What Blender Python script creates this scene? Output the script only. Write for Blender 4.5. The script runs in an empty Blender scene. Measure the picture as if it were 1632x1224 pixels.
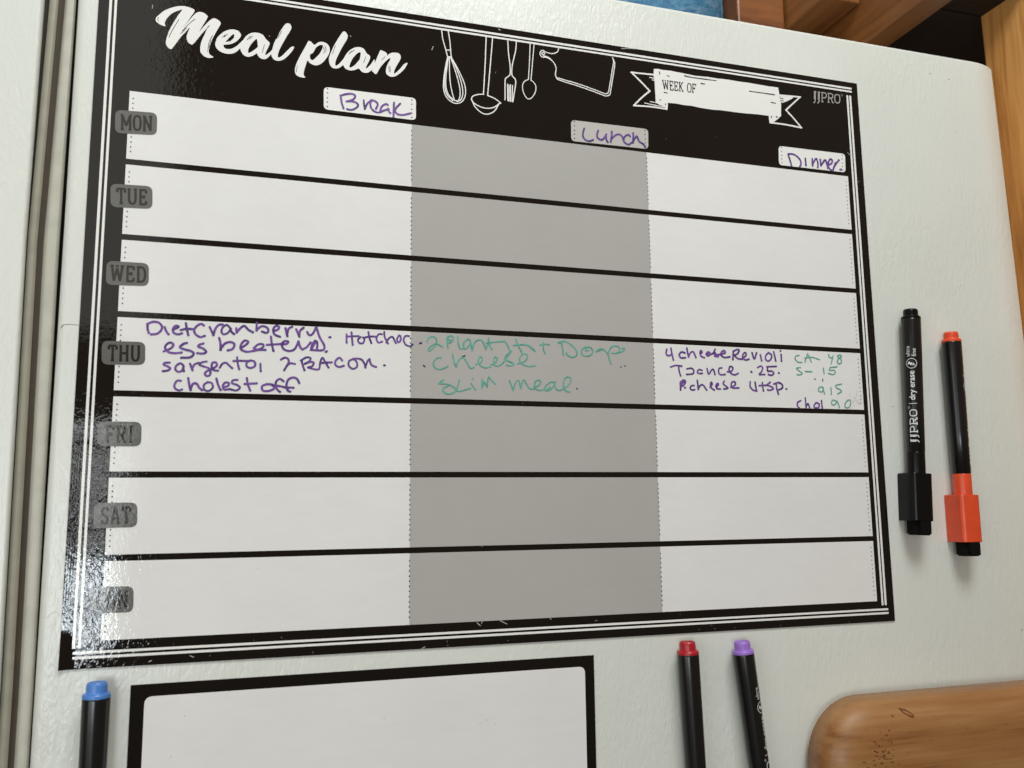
import bpy, bmesh, math, random
from mathutils import Vector, Matrix
from mathutils.geometry import tessellate_polygon
random.seed(7)
S = bpy.context.scene
COL = S.collection

# ------------------------------------------------------------------ camera
cam_d = bpy.data.cameras.new("camera"); cam = bpy.data.objects.new("camera", cam_d); COL.objects.link(cam)
cam_d.sensor_width = 36; cam_d.lens = 30.6083; cam_d.clip_start = 0.01; cam_d.clip_end = 50
# axes in a frame with X right along the fridge side, Y into the fridge, Z up
_r = Vector((0.95576, -0.29393, -0.01134)); _d = Vector((0.03067, 0.13793, -0.98997)); _f = Vector((0.29254, 0.94582, 0.14084))
cam.matrix_world = Matrix(((_r.x, -_d.x, -_f.x, 0.05682), (_r.y, -_d.y, -_f.y, -0.42598), (_r.z, -_d.z, -_f.z, -0.19811), (0, 0, 0, 1)))
cam_d.dof.use_dof = True; cam_d.dof.focus_distance = 0.47; cam_d.dof.aperture_fstop = 16
S.camera = cam

# ------------------------------------------------------------------ world, lamps, exposure
W_ = bpy.data.worlds.new("World"); S.world = W_; W_.use_nodes = True
_nt = W_.node_tree; _bg = _nt.nodes["Background"]; _bg.inputs[1].default_value = 0.9
_tc = _nt.nodes.new("ShaderNodeTexCoord"); _sx = _nt.nodes.new("ShaderNodeSeparateXYZ"); _rp = _nt.nodes.new("ShaderNodeValToRGB")
_mr = _nt.nodes.new("ShaderNodeMapRange"); _mr.inputs['From Min'].default_value = -1.0
_nt.links.new(_tc.outputs['Generated'], _sx.inputs[0]); _nt.links.new(_sx.outputs['Z'], _mr.inputs['Value']); _nt.links.new(_mr.outputs[0], _rp.inputs[0])
_rp.color_ramp.elements[0].position = 0.25; _rp.color_ramp.elements[0].color = (0.10, 0.075, 0.055, 1)
_rp.color_ramp.elements[1].position = 0.75; _rp.color_ramp.elements[1].color = (0.30, 0.218, 0.16, 1)
_nt.links.new(_rp.outputs[0], _bg.inputs[0])
def window_lamp(name, x0, x1, z0, z1, y, radiance, colour):
    l = bpy.data.lights.new(name, 'AREA'); l.shape = 'RECTANGLE'; l.size = x1 - x0; l.size_y = z1 - z0
    l.energy = radiance * math.pi * (x1 - x0) * (z1 - z0); l.color = colour
    o = bpy.data.objects.new(name, l); COL.objects.link(o)
    o.location = ((x0 + x1) / 2, y, (z0 + z1) / 2); o.rotation_euler = (math.pi / 2, 0, 0)
    return o
for px0, px1 in ((-0.60, -0.44), (-0.415, -0.262), (-0.238, -0.198)):          # panes between glazing bars
    for pz0, pz1 in ((-0.475, -0.395), (-0.375, -0.292)):
        window_lamp("window_pane_light", px0, px1, pz0, pz1, -1.5, 25.0, (0.86, 0.95, 1.0))
for k_ in range(5):                                                             # added light strips that break up the dimmer reflection above the panes
    window_lamp("reflection_strip_light", -0.60, -0.172 + 0.008 * (k_ % 2), -0.268 + k_ * 0.055, -0.240 + k_ * 0.055 + 0.006 * (k_ % 3), -1.5, 5.0, (0.95, 1.0, 1.0))
window_lamp("bounce_wall_light", -0.42, -0.108, 0.17, 1.5, -1.5, 0.80, (0.97, 1.0, 0.92))
def aimed_lamp(name, loc, aim, sx, sy, radiance, colour, spread=180):
    l = bpy.data.lights.new(name, 'AREA'); l.shape = 'RECTANGLE'; l.size = sx; l.size_y = sy
    l.energy = radiance * math.pi * sx * sy; l.color = colour; l.spread = math.radians(spread)
    o = bpy.data.objects.new(name, l); COL.objects.link(o); o.location = loc
    o.rotation_euler = (Vector(aim) - Vector(loc)).to_track_quat('-Z', 'Y').to_euler(); return o
aimed_lamp("overhead_key_light", (0.24, -0.66, 0.76), (0.15, 0, 0.10), 0.50, 0.36, 17.0, (0.955, 1.0, 0.985))  # unseen overhead key lamp, placed to fit the brightness across the board
aimed_lamp("side_fill_light", (-0.62, -0.80, -0.18), (0.1, 0, -0.1), 0.45, 0.6, 2.6, (0.93, 1.0, 0.99))  # unseen fill lamp added at the left, throws pen shadows to the right
S.view_settings.view_transform = 'Standard'; S.view_settings.look = 'None'
S.view_settings.exposure = 0.0; S.view_settings.gamma = 1.0

# ------------------------------------------------------------------ traced marks, board plane, 0.01 mm
WORDS = {"Break":["purple",1.05,[[[9878,995],[9928,703],[10012,435]],[[9852,1085],[10146,1211],[10426,1264],[10585,1203],[10569,1051],[10431,927],[10170,818]],[[10170,818],[10467,857],[10678,803],[10750,662],[10612,494],[10403,392],[10211,405]],[[11035,1000],[11059,778],[11097,539]],[[11097,539],[11225,837],[11417,1051]],[[11470,1058],[11631,1023],[11757,870],[11671,613]],[[11470,1058],[11383,896],[11404,673],[11530,501],[11744,423],[11922,476]],[[12276,900],[12168,943],[11972,785],[11903,587],[11886,472],[12064,570],[12314,678]],[[12295,714],[12333,567],[12405,482]],[[12598,1076],[12583,675],[12576,277]],[[12924,1062],[12744,848],[12620,642]],[[12620,642],[12783,473],[13073,465],[13453,598]]]],"Lunch":["purple",1.1,[[[23190,964],[23113,692],[23108,489],[23247,305],[23494,261],[23694,358]],[[24021,944],[23953,712],[23976,512],[24161,421],[24329,494],[24460,692],[24504,779]],[[24496,778],[24496,493],[24584,333]],[[24846,983],[24829,696],[24764,362]],[[24781,486],[24964,712],[25221,865],[25431,809],[25550,578]],[[25962,831],[25858,922],[25642,793],[25550,578],[25630,423],[25839,333],[26056,474]],[[26161,1061],[26151,772],[26120,481]],[[26144,566],[26281,808],[26390,883],[26509,609],[26782,456],[26884,303]]]],"Dinner":["purple",1.15,[[[36278,923],[36379,631],[36474,251]],[[36305,970],[36643,986],[36924,865],[37125,626],[37132,366],[37053,270]],[[37478,818],[37482,382]],[[37968,851],[37949,586],[37961,413]],[[37955,456],[38106,735],[38264,884],[38344,630],[38323,343]],[[38533,870],[38554,477]],[[38554,477],[38772,765],[38902,867],[38986,656],[39039,376]],[[39079,579],[39310,692],[39398,878],[39282,976],[39120,803],[39076,534],[39184,326],[39377,259]],[[39614,770],[39465,444],[39402,261]],[[39437,397],[39661,730],[39879,976]],[[39908,369],[40009,393]]]],"DietCranberry":["purple",1.05,[[[1284,-11232],[1294,-11449],[1350,-11641]],[[1265,-11233],[1516,-11112],[1756,-11143],[1902,-11309],[1870,-11507],[1699,-11667],[1463,-11709]],[[2022,-11334],[2090,-11518],[2196,-11665]],[[2385,-11416],[2544,-11364],[2620,-11273],[2479,-11258],[2385,-11416],[2432,-11588],[2616,-11653],[2774,-11593]],[[2936,-11103],[2987,-11364],[3059,-11667]],[[2728,-11442],[2967,-11374],[3250,-11372]],[[3732,-11172],[3607,-11103],[3427,-11210],[3313,-11413],[3381,-11608],[3589,-11730],[3782,-11668]],[[3988,-11234],[4090,-11441],[4165,-11614]],[[4165,-11614],[4249,-11300],[4387,-11116],[4551,-11085]],[[4887,-11202],[4738,-11098],[4576,-11217],[4520,-11398],[4608,-11549],[4813,-11472],[4930,-11266]],[[4910,-11267],[4977,-11420],[5084,-11517]],[[5179,-11231],[5206,-11431]],[[5206,-11431],[5387,-11199],[5552,-11101],[5725,-11271],[5939,-11386]],[[6115,-10915],[6101,-11140],[6105,-11297]],[[6125,-11251],[6311,-11084],[6523,-11096],[6655,-11247],[6574,-11386],[6360,-11338]],[[6887,-11281],[7077,-11204],[7138,-11065],[6987,-11027],[6876,-11191],[6933,-11436],[7193,-11550]],[[7440,-11117],[7536,-11498]],[[7532,-11362],[7592,-11133],[7741,-11034]],[[7938,-11138],[8098,-11494]],[[8088,-11426],[8135,-11196],[8284,-11052]],[[8463,-11248],[8553,-11395],[8706,-11351],[8833,-11116],[8874,-10999]],[[8896,-10998],[9059,-11471],[9264,-11827],[9290,-12031],[9160,-12128],[8656,-12127]],[[9523,-11463],[9567,-11456]]]],"Hot Choc":["purple",0.95,[[[10353,-11271],[10359,-11686]],[[10590,-11167],[10616,-11443],[10657,-11788]],[[10346,-11387],[10930,-11336]],[[11044,-11377],[10910,-11522],[10980,-11681],[11161,-11673],[11226,-11484],[11157,-11395]],[[11417,-11103],[11475,-11403],[11569,-11654]],[[11248,-11391],[11474,-11333],[11748,-11320]],[[12090,-11187],[11929,-11195],[11817,-11410],[11911,-11616],[12093,-11561]],[[12204,-11065],[12229,-11321],[12393,-11640]],[[12310,-11597],[12437,-11381],[12621,-11302],[12785,-11599]],[[12944,-11193],[12844,-11409],[12924,-11560],[13039,-11424],[13014,-11237]],[[13457,-11216],[13270,-11225],[13178,-11417],[13273,-11648],[13507,-11731],[13623,-11632]],[[13998,-11559],[14069,-11541]]]],"egg beaters":["purple",1.1,[[[2030,-12475],[2284,-12356],[2436,-12176],[2311,-12051],[2136,-12146],[2083,-12322],[2250,-12509],[2531,-12541],[2790,-12500]],[[3013,-12041],[2874,-12091],[2720,-12250],[2924,-12350],[3168,-12405],[3335,-12529],[3180,-12710],[2799,-12747]],[[3742,-12030],[3562,-12104],[3525,-12193],[3731,-12272],[3879,-12419],[3740,-12512],[3496,-12501]],[[4429,-11734],[4499,-11996],[4510,-12304]],[[4527,-12215],[4705,-11987],[4951,-11909],[5121,-12012],[5045,-12237],[4840,-12312]],[[5418,-12177],[5663,-11988],[5742,-11851],[5574,-11814],[5433,-11998],[5419,-12221],[5673,-12343],[6007,-12285]],[[6003,-12151],[6209,-11964],[6420,-11954],[6424,-12088],[6216,-12209],[6047,-12194]],[[6007,-12285],[6258,-12229],[6533,-12218]],[[6774,-11556],[6816,-11847],[6903,-12247]],[[6586,-11969],[6989,-11929],[7245,-11895]],[[7245,-11917],[7502,-11883],[7585,-11767],[7413,-11752],[7288,-11915],[7379,-12136],[7639,-12224],[7896,-12114],[8060,-11745]],[[8060,-11745],[8153,-12013],[8264,-12121]],[[8242,-12122],[8457,-11999],[8627,-11765]],[[8844,-11664],[8716,-11852],[8676,-12035]],[[8656,-12127],[8803,-11848],[8910,-11683],[8957,-11841],[8940,-12092]],[[9359,-12188],[9403,-12168]]]],"sargento":["purple",1.0,[[[2310,-12995],[2112,-13012],[2057,-13100],[2238,-13179],[2342,-13283],[2207,-13374],[2030,-13402]],[[2893,-13090],[2750,-13009],[2576,-13167],[2583,-13339],[2726,-13412],[2862,-13329],[2916,-13154]],[[2897,-13198],[2932,-13370]],[[3192,-13014],[3304,-13314]],[[3290,-13271],[3375,-13050],[3553,-12956]],[[3916,-12877],[3714,-12928],[3597,-13042],[3803,-13121],[4029,-13200],[4095,-13329]],[[4095,-13329],[4081,-13504],[3940,-13561],[3855,-13446],[3972,-13311],[4172,-13217],[4371,-13057],[4305,-12906],[4163,-12955],[4150,-13152],[4256,-13279],[4421,-13295]],[[4498,-13161],[4614,-12960],[4777,-12910],[4926,-13036],[5054,-13154]],[[5265,-12626],[5294,-12890],[5374,-13195]],[[5105,-12809],[5436,-12787],[5770,-12783]],[[5853,-12758],[5710,-12852],[5716,-13051],[5906,-13110],[6091,-12992],[6043,-12795],[5853,-12758]],[[6328,-12895],[6351,-13249]]]],"2 BACON":["purple",1.0,[[[7264,-12658],[7433,-12561],[7584,-12600],[7631,-12755],[7529,-12983],[7426,-13166]],[[7426,-13166],[7571,-12937],[7718,-12819],[7912,-12843]],[[8232,-12642],[8280,-12866],[8373,-13132]],[[8189,-12666],[8468,-12497],[8643,-12535],[8602,-12673],[8388,-12816]],[[8388,-12816],[8646,-12716],[8800,-12756],[8738,-12916],[8543,-12991]],[[8609,-13011],[8872,-13069],[9068,-13040],[9106,-12744],[9211,-12490],[9347,-12689],[9506,-12956]],[[9106,-12766],[9347,-12721],[9655,-12700]],[[10164,-12589],[10028,-12457],[9853,-12601],[9834,-12807],[10013,-12914],[10234,-12847]],[[10676,-12500],[10498,-12599],[10479,-12828],[10683,-12981],[10883,-12859],[10858,-12631],[10698,-12476]],[[10721,-12475],[10945,-12466],[11126,-12528],[11265,-12753],[11289,-12890]],[[11289,-12867],[11398,-12564],[11487,-12468]],[[11487,-12468],[11581,-12741],[11810,-12848]],[[12206,-12755],[12242,-12749]]]],"cholest off":["purple",1.05,[[[2822,-13827],[2663,-13832],[2551,-14029],[2598,-14199],[2760,-14272],[2878,-14234]],[[3137,-13687],[3188,-13966],[3259,-14245]],[[3257,-14202],[3349,-13961],[3509,-13935],[3637,-14126],[3762,-14230]],[[3991,-13855],[3834,-13990],[3862,-14206],[4047,-14265],[4224,-14108],[4176,-13892],[3991,-13855]],[[4372,-13668],[4464,-13970],[4575,-14207]],[[4693,-14072],[4896,-14001],[4933,-13869],[4768,-13852],[4670,-14008],[4738,-14180],[4983,-14151]],[[5320,-13703],[5114,-13732],[5077,-13864],[5307,-13945],[5435,-14072],[5274,-14208],[5066,-14171]],[[5732,-13602],[5783,-13886],[5896,-14190]],[[5637,-13891],[6178,-13839]],[[6641,-13859],[6434,-13976],[6482,-14173],[6735,-14188],[6985,-14070],[6938,-13895],[6641,-13859]],[[7418,-13702],[7245,-13596],[7078,-13713],[7062,-13935],[7152,-14132],[7261,-14218]],[[6914,-13940],[7083,-13926],[7297,-13950],[7640,-14029]],[[8149,-13768],[8015,-13549],[7799,-13511],[7609,-13651],[7552,-13920],[7621,-14141],[7729,-14191]],[[7468,-14003],[7639,-13989],[7875,-14000]]]],"2 plant":["green",0.76,[[[14359,-11454],[14457,-11252],[14654,-11183],[14833,-11274],[14853,-11511],[14695,-11755],[14498,-11921],[14438,-11845],[14616,-11640],[14853,-11550],[15171,-11694]],[[15411,-11187],[15410,-11485],[15450,-11742]],[[15411,-11187],[15571,-11100],[15711,-11173],[15691,-11353],[15490,-11442]],[[15451,-11285],[15611,-11325],[15631,-11416],[15490,-11482]],[[15953,-11142],[15992,-11499],[16092,-11734],[16294,-11693]],[[16294,-11685],[16254,-11487],[16417,-11280],[16579,-11252],[16619,-11431],[16456,-11678],[16294,-11757]],[[16620,-11311],[16659,-11549],[16719,-11807]],[[16719,-11807],[16823,-11422],[17027,-11252],[17232,-11262],[17353,-11478],[17454,-11715]],[[17454,-11715],[17559,-11429],[17603,-11124]],[[17582,-11145],[17661,-11505],[17783,-11721]],[[17477,-11392],[17931,-11311],[18471,-11246]],[[18471,-11246],[18635,-11502],[18736,-11741]],[[19058,-11097],[19179,-11437],[19385,-11795]],[[18928,-11448],[19306,-11391],[19685,-11394],[19937,-11526],[20104,-11703]],[[19727,-11413],[19979,-11586],[20113,-11691]]]],"t + Doap":["green",0.76,[[[19972,-11607],[20022,-11637],[20085,-11684]],[[20561,-11232],[20577,-11540],[20658,-11803]],[[20388,-11363],[20624,-11312],[20924,-11319]],[[21401,-11173],[21618,-11122]],[[21422,-11214],[21552,-11200]],[[21596,-11165],[21654,-11493],[21690,-11842]],[[21443,-11213],[21749,-11095],[22137,-11265],[22436,-11584],[22430,-11833],[22166,-11947],[21886,-11814],[21866,-11711]],[[22968,-11353],[22767,-11486],[22739,-11737],[22956,-11853],[23267,-11757],[23361,-11544],[23233,-11362],[23011,-11392],[22985,-11560],[23141,-11512]],[[23559,-11578],[23763,-11435],[23942,-11415]],[[23626,-11567],[23807,-11484],[23942,-11436],[24117,-11554],[24247,-11675]],[[24247,-11675],[24307,-11924],[24411,-12213]],[[24247,-11675],[24391,-11374],[24620,-11217],[24889,-11268],[24928,-11478],[24743,-11612],[24473,-11623]],[[24743,-11612],[25062,-11514],[25248,-11358],[25068,-11324]]]],"cheese":["green",0.76,[[[15091,-12251],[14854,-12300],[14696,-12542],[14775,-12775],[15092,-12842],[15449,-12671]],[[15690,-12029],[15749,-12383],[15869,-12695]],[[15869,-12695],[16010,-12333],[16252,-12205],[16452,-12475],[16613,-12727],[16816,-12680]],[[16898,-12518],[17183,-12407],[17246,-12205],[17124,-12110],[17042,-12293],[17101,-12530],[17386,-12679],[17714,-12607]],[[17715,-12507],[17963,-12377],[18047,-12173],[17924,-12097],[17860,-12301],[17920,-12539],[18168,-12530],[18460,-12278],[18756,-11821]],[[18819,-11758],[18546,-11992],[18461,-12197],[18709,-12308],[18958,-12420],[18790,-12527],[18541,-12496]],[[19125,-12413],[19504,-12277],[19697,-12026],[19594,-11867],[19383,-11917],[19254,-12165],[19376,-12404],[19711,-12513],[20113,-12478]]]],"SLIM":["green",0.76,[[[15210,-13387],[14973,-13571],[15210,-13583],[15488,-13614],[15766,-13762],[15846,-13917],[15646,-14060],[15369,-14087],[15190,-13936],[15250,-13778],[15448,-13693]],[[16027,-13361],[15966,-13638],[15906,-13915],[16166,-13908],[16648,-13756]],[[16650,-13519],[16770,-13693],[16890,-13828]],[[16740,-13270],[16748,-13286]],[[17239,-13282],[17215,-13719]],[[17215,-13719],[17319,-13399],[17501,-13671]],[[17277,-13598],[17339,-13477]],[[17501,-13671],[17566,-13172],[17708,-13306],[17952,-13518]]]],"meal":["green",0.76,[[[18697,-13315],[18899,-13809]],[[18899,-13809],[19029,-13384],[19197,-13299],[19296,-13698]],[[19296,-13698],[19449,-13250],[19614,-13446],[19778,-13683],[20030,-13716]],[[20013,-13596],[20289,-13506],[20398,-13301],[20251,-13224],[20080,-13351],[20075,-13634],[20327,-13768],[20582,-13700]],[[21186,-13316],[20930,-13324],[20670,-13535],[20624,-13739],[20879,-13732],[21140,-13481],[21209,-13275]],[[21186,-13357],[21223,-13641],[21435,-13736],[21696,-13627]],[[20731,-13716],[20903,-13589]],[[21696,-13627],[22004,-13372],[22075,-13083],[21882,-13007],[21705,-13177],[21655,-13506],[21779,-13747],[22016,-13801]]]],"4 cheese Revioli":["purple",1.05,[[[27761,-11268],[27710,-11502],[27831,-11632],[28023,-11566]],[[28017,-11199],[28067,-11526],[28138,-11851]],[[28856,-11435],[28667,-11384],[28511,-11546],[28610,-11717],[28866,-11706]],[[28997,-11156],[29028,-11408],[29082,-11639]],[[29084,-11600],[29221,-11400],[29395,-11354],[29531,-11660]],[[29821,-11453],[29933,-11351],[29873,-11255],[29803,-11376],[29858,-11569],[30049,-11647]],[[30213,-11398],[30431,-11369],[30303,-11327],[30189,-11438],[30293,-11532],[30515,-11424],[30738,-11337]],[[30769,-11138],[30672,-11339],[30861,-11489],[30945,-11564],[30728,-11534]],[[30732,-11447],[31083,-11433]],[[31172,-11397],[31396,-11309],[31314,-11194],[31132,-11320],[31166,-11516],[31382,-11586],[31671,-11535]],[[31910,-11188],[31862,-11685]],[[31931,-11207],[32159,-11099],[32289,-11153],[32145,-11357],[31896,-11447]],[[31963,-11444],[32175,-11613],[32440,-11643]],[[32488,-11581],[32721,-11413],[32685,-11255],[32546,-11340],[32491,-11541],[32662,-11673],[32888,-11625]],[[33112,-11237],[33248,-11591],[33403,-11245]],[[33646,-11335],[33717,-11672]],[[34190,-11188],[34002,-11374],[33989,-11597],[34160,-11679],[34346,-11538],[34385,-11314],[34189,-11197]],[[34538,-11128],[34593,-11394],[34642,-11660]],[[35023,-11265],[35024,-11646]],[[34975,-11065],[34995,-11064]]]],"T sauce .25":["purple",1.0,[[[27953,-12252],[28295,-12154],[28632,-12180]],[[28440,-12207],[28471,-12476],[28545,-12723]],[[28945,-12323],[29225,-12275],[29368,-12405],[29296,-12582],[28931,-12633]],[[29886,-12367],[29693,-12335],[29580,-12475],[29683,-12549],[29877,-12542]],[[30193,-12259],[30286,-12567],[30470,-12346],[30603,-12302],[30676,-12573]],[[31132,-12185],[30955,-12231],[30921,-12467],[31068,-12579],[31310,-12552]],[[31472,-12389],[31737,-12360],[31836,-12160],[31664,-12087],[31587,-12287],[31730,-12498],[31948,-12549],[32151,-12464]],[[32982,-12328],[33034,-12362]],[[33433,-12084],[33639,-11988],[33758,-12094],[33669,-12318],[33510,-12478],[33861,-12466]],[[34039,-12017],[34648,-11972]],[[34088,-12037],[34074,-12260],[34327,-12251],[34471,-12379],[34312,-12495],[34113,-12458]],[[34787,-12346],[34817,-12349]]]],"P. cheese 4tsp":["purple",1.0,[[[28508,-13090],[28512,-13512]],[[28530,-13070],[28726,-12948],[28828,-13041],[28714,-13237],[28541,-13319]],[[28567,-13203],[28722,-13045]],[[28763,-13370],[28792,-13377]],[[29352,-13237],[29180,-13262],[29110,-13399],[29212,-13492],[29363,-13468]],[[29558,-12941],[29588,-13211],[29599,-13442]],[[29601,-13403],[29738,-13225],[29911,-13201],[30113,-13466]],[[30337,-13304],[30474,-13145],[30438,-13010],[30366,-13148],[30421,-13340],[30589,-13452]],[[30727,-13292],[30866,-13133],[30803,-13076],[30709,-13215],[30767,-13369],[30962,-13383]],[[31247,-12926],[31173,-13084],[31341,-13216],[31467,-13329],[31202,-13376]],[[31645,-13265],[31916,-13139],[31926,-12963],[31749,-12968],[31674,-13147],[31775,-13300],[32128,-13290]],[[32904,-12912],[32888,-13189],[33056,-13381],[33277,-13414]],[[33216,-12922],[33246,-13178],[33298,-13433]],[[33683,-12936],[33695,-13156],[33729,-13418]],[[33472,-13118],[33975,-13081]],[[34212,-12897],[34001,-13058],[34222,-13140],[34391,-13267],[34158,-13362],[34009,-13344]],[[34586,-12974],[34618,-13260],[34700,-13567]],[[34432,-13001],[34742,-12902],[34988,-13028],[34976,-13206],[34715,-13324],[34617,-13283]],[[35217,-13256],[35253,-13255]]]],"CA- 48":["green",0.76,[[[36231,-11260],[35993,-11338],[35956,-11519],[36152,-11669],[36384,-11674]],[[36810,-11146],[36689,-11400],[36593,-11652]],[[36810,-11146],[36924,-11391],[37037,-11635]],[[36583,-11427],[37058,-11340],[37599,-11463]],[[38257,-11132],[38271,-11291],[38481,-11328]],[[38544,-11189],[38474,-11420],[38374,-11698]],[[39029,-11123],[38835,-11222],[39063,-11374],[39103,-11555],[38934,-11667],[38809,-11567],[38903,-11380],[39129,-11211],[39029,-11123]]]],"S- 15":["green",0.76,[[[36260,-11980],[35999,-12034],[36169,-12185],[36367,-12313],[36205,-12408],[36000,-12393]],[[36582,-12193],[37024,-12200]],[[37827,-11945],[37855,-12284]],[[38279,-11906],[38788,-11842]],[[38279,-11906],[38241,-12067],[38533,-12056],[38629,-12189],[38461,-12309],[38148,-12251]]]],"915":["green",0.76,[[[37668,-13058],[37455,-13110],[37414,-13313],[37647,-13351],[37742,-13124]],[[37693,-13080],[37795,-13482]],[[38255,-13086],[38267,-13492]],[[39031,-12849],[38599,-12940]],[[38599,-12940],[38640,-13097],[38872,-13181],[38968,-13314],[38694,-13435]]]],"90":["green",0.76,[[[38504,-13846],[38295,-13829],[38251,-14055],[38433,-14096],[38579,-13912],[38453,-13825]],[[38608,-13866],[38701,-14044],[38764,-14259]],[[39357,-13802],[39183,-13987],[39165,-14214],[39376,-14245],[39553,-14024],[39517,-13798],[39357,-13802]]]],"chol":["purple",0.95,[[[36156,-13906],[35943,-14022],[35928,-14244],[36025,-14321]],[[36476,-13742],[36489,-14311]],[[36494,-14231],[36634,-14072],[36722,-14297]],[[37182,-14014],[37043,-14151],[37059,-14285],[37319,-14279],[37386,-14076],[37184,-13991]],[[37557,-13870],[37579,-14295]]]],"dots":["dark",0.7,[[[14017,-11548],[14084,-11526]],[[14193,-12679],[14264,-12747]],[[16191,-12167],[16333,-12098]],[[22410,-13606],[22432,-13626]],[[24981,-12359],[24999,-12363]],[[25214,-12292],[25236,-12295]],[[37177,-12610],[37228,-12626]],[[37727,-12605],[37734,-12727]]]]}
DRAW = {"whisk_drawing":[0.55,[[[15123,5523],[15185,5024],[15304,4595],[15446,4070]],[[15485,5521],[15566,4984],[15613,4443],[15646,4100]],[[15361,4414],[15627,4455]],[[15446,4045],[15660,4077]],[[15446,4020],[15327,3409],[15232,2706],[15232,2166],[15396,1748],[15680,1517],[15964,1481],[16250,1642],[16419,2034],[16397,2524],[16207,3041],[15922,3595],[15646,4050]],[[15493,4027],[15374,3120],[15350,2428],[15468,1953],[15775,1652],[15964,1628]],[[15551,4036],[15550,3244],[15610,2464],[15728,1940],[15822,1609]],[[15612,4045],[15873,3291],[16062,2625],[16132,2093],[16060,1690],[15941,1601]],[[15636,4049],[15969,3354],[16206,2646],[16276,2113],[16179,1731],[15964,1579]],[[15474,4025],[15293,3010],[15293,2322],[15420,1898],[15727,1597]]]],"ladle_drawing":[0.6,[[[17592,5528],[17527,4031],[17416,2194]],[[17956,5540],[17798,3770],[17649,2151]],[[17431,2196],[17116,2138],[16850,2018],[16753,1857],[16825,1669],[17064,1528],[17401,1424],[17789,1450],[18083,1588],[18280,1763],[18378,1811],[18281,1887],[18087,2011],[17843,2102],[17649,2151]],[[16801,1740],[16920,1460],[17159,1220],[17447,1085],[17738,1122],[18032,1333],[18205,1629],[18280,1763]]]],"fork_drawing":[0.6,[[[18822,5483],[18853,4734],[18935,4037],[18914,3528],[18689,3295],[18637,3086],[18626,2033]],[[19312,5508],[19255,4948],[19070,4158],[19028,3545],[19209,3318],[19241,3070],[19150,2504],[19069,1992]],[[18774,2955],[18783,2004]],[[18858,2916],[18847,2003]],[[18942,2953],[18931,1984]],[[19056,2918],[19020,1986]]]],"spoon_drawing":[0.5,[[[20102,5487],[20050,4404],[19970,3400]],[[20330,5487],[20227,4430],[20120,3371]],[[19970,3400],[19732,3240],[19629,2973],[19674,2626],[19820,2344],[19993,2266],[20196,2419],[20378,2773],[20393,3079],[20260,3289],[20120,3371]]]],"chopping_board_drawing":[0.55,[[[21774,5481],[21707,5287],[21514,5160],[21301,5119],[21007,5159],[20861,5231],[20734,5182],[20669,5045],[20709,4902],[20812,4833],[21044,4847],[21295,4757],[21481,4594],[21583,4397],[21600,4188],[21553,3927],[21613,3745],[21779,3621],[22839,3431],[23695,3251],[24472,3067],[24647,3082],[24803,3189],[24853,3410],[25009,4207],[25152,5006],[25128,5220],[25024,5443]],[[20856,4916],[21128,4881],[21358,4737]],[[21676,3733],[22842,3559],[23698,3380],[24432,3202],[24607,3213],[24719,3327],[24795,3660],[24950,4457],[25081,5126],[25064,5297]],[[20859,5124],[20930,5097],[20929,5020],[20857,4980],[20786,4999],[20787,5075],[20859,5124]]]],"banner_outline":[0.95,[[[26158,4710],[26697,4724],[27590,4766]],[[26196,4689],[26719,4248],[27298,3724]],[[27279,3721],[26760,3248],[26263,2719]],[[26244,2716],[27322,2784],[28332,2766]],[[26942,2957],[27481,2916],[28180,2870]],[[27295,3096],[27720,3060]],[[27310,4564],[27620,4544]],[[27480,4431],[27636,4434]],[[35876,4639],[37393,4725]],[[37347,4691],[36840,4236],[36334,3757]],[[36313,3754],[36820,3290],[37346,2747]],[[35167,2808],[36273,2810],[37346,2747]]]]}
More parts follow.
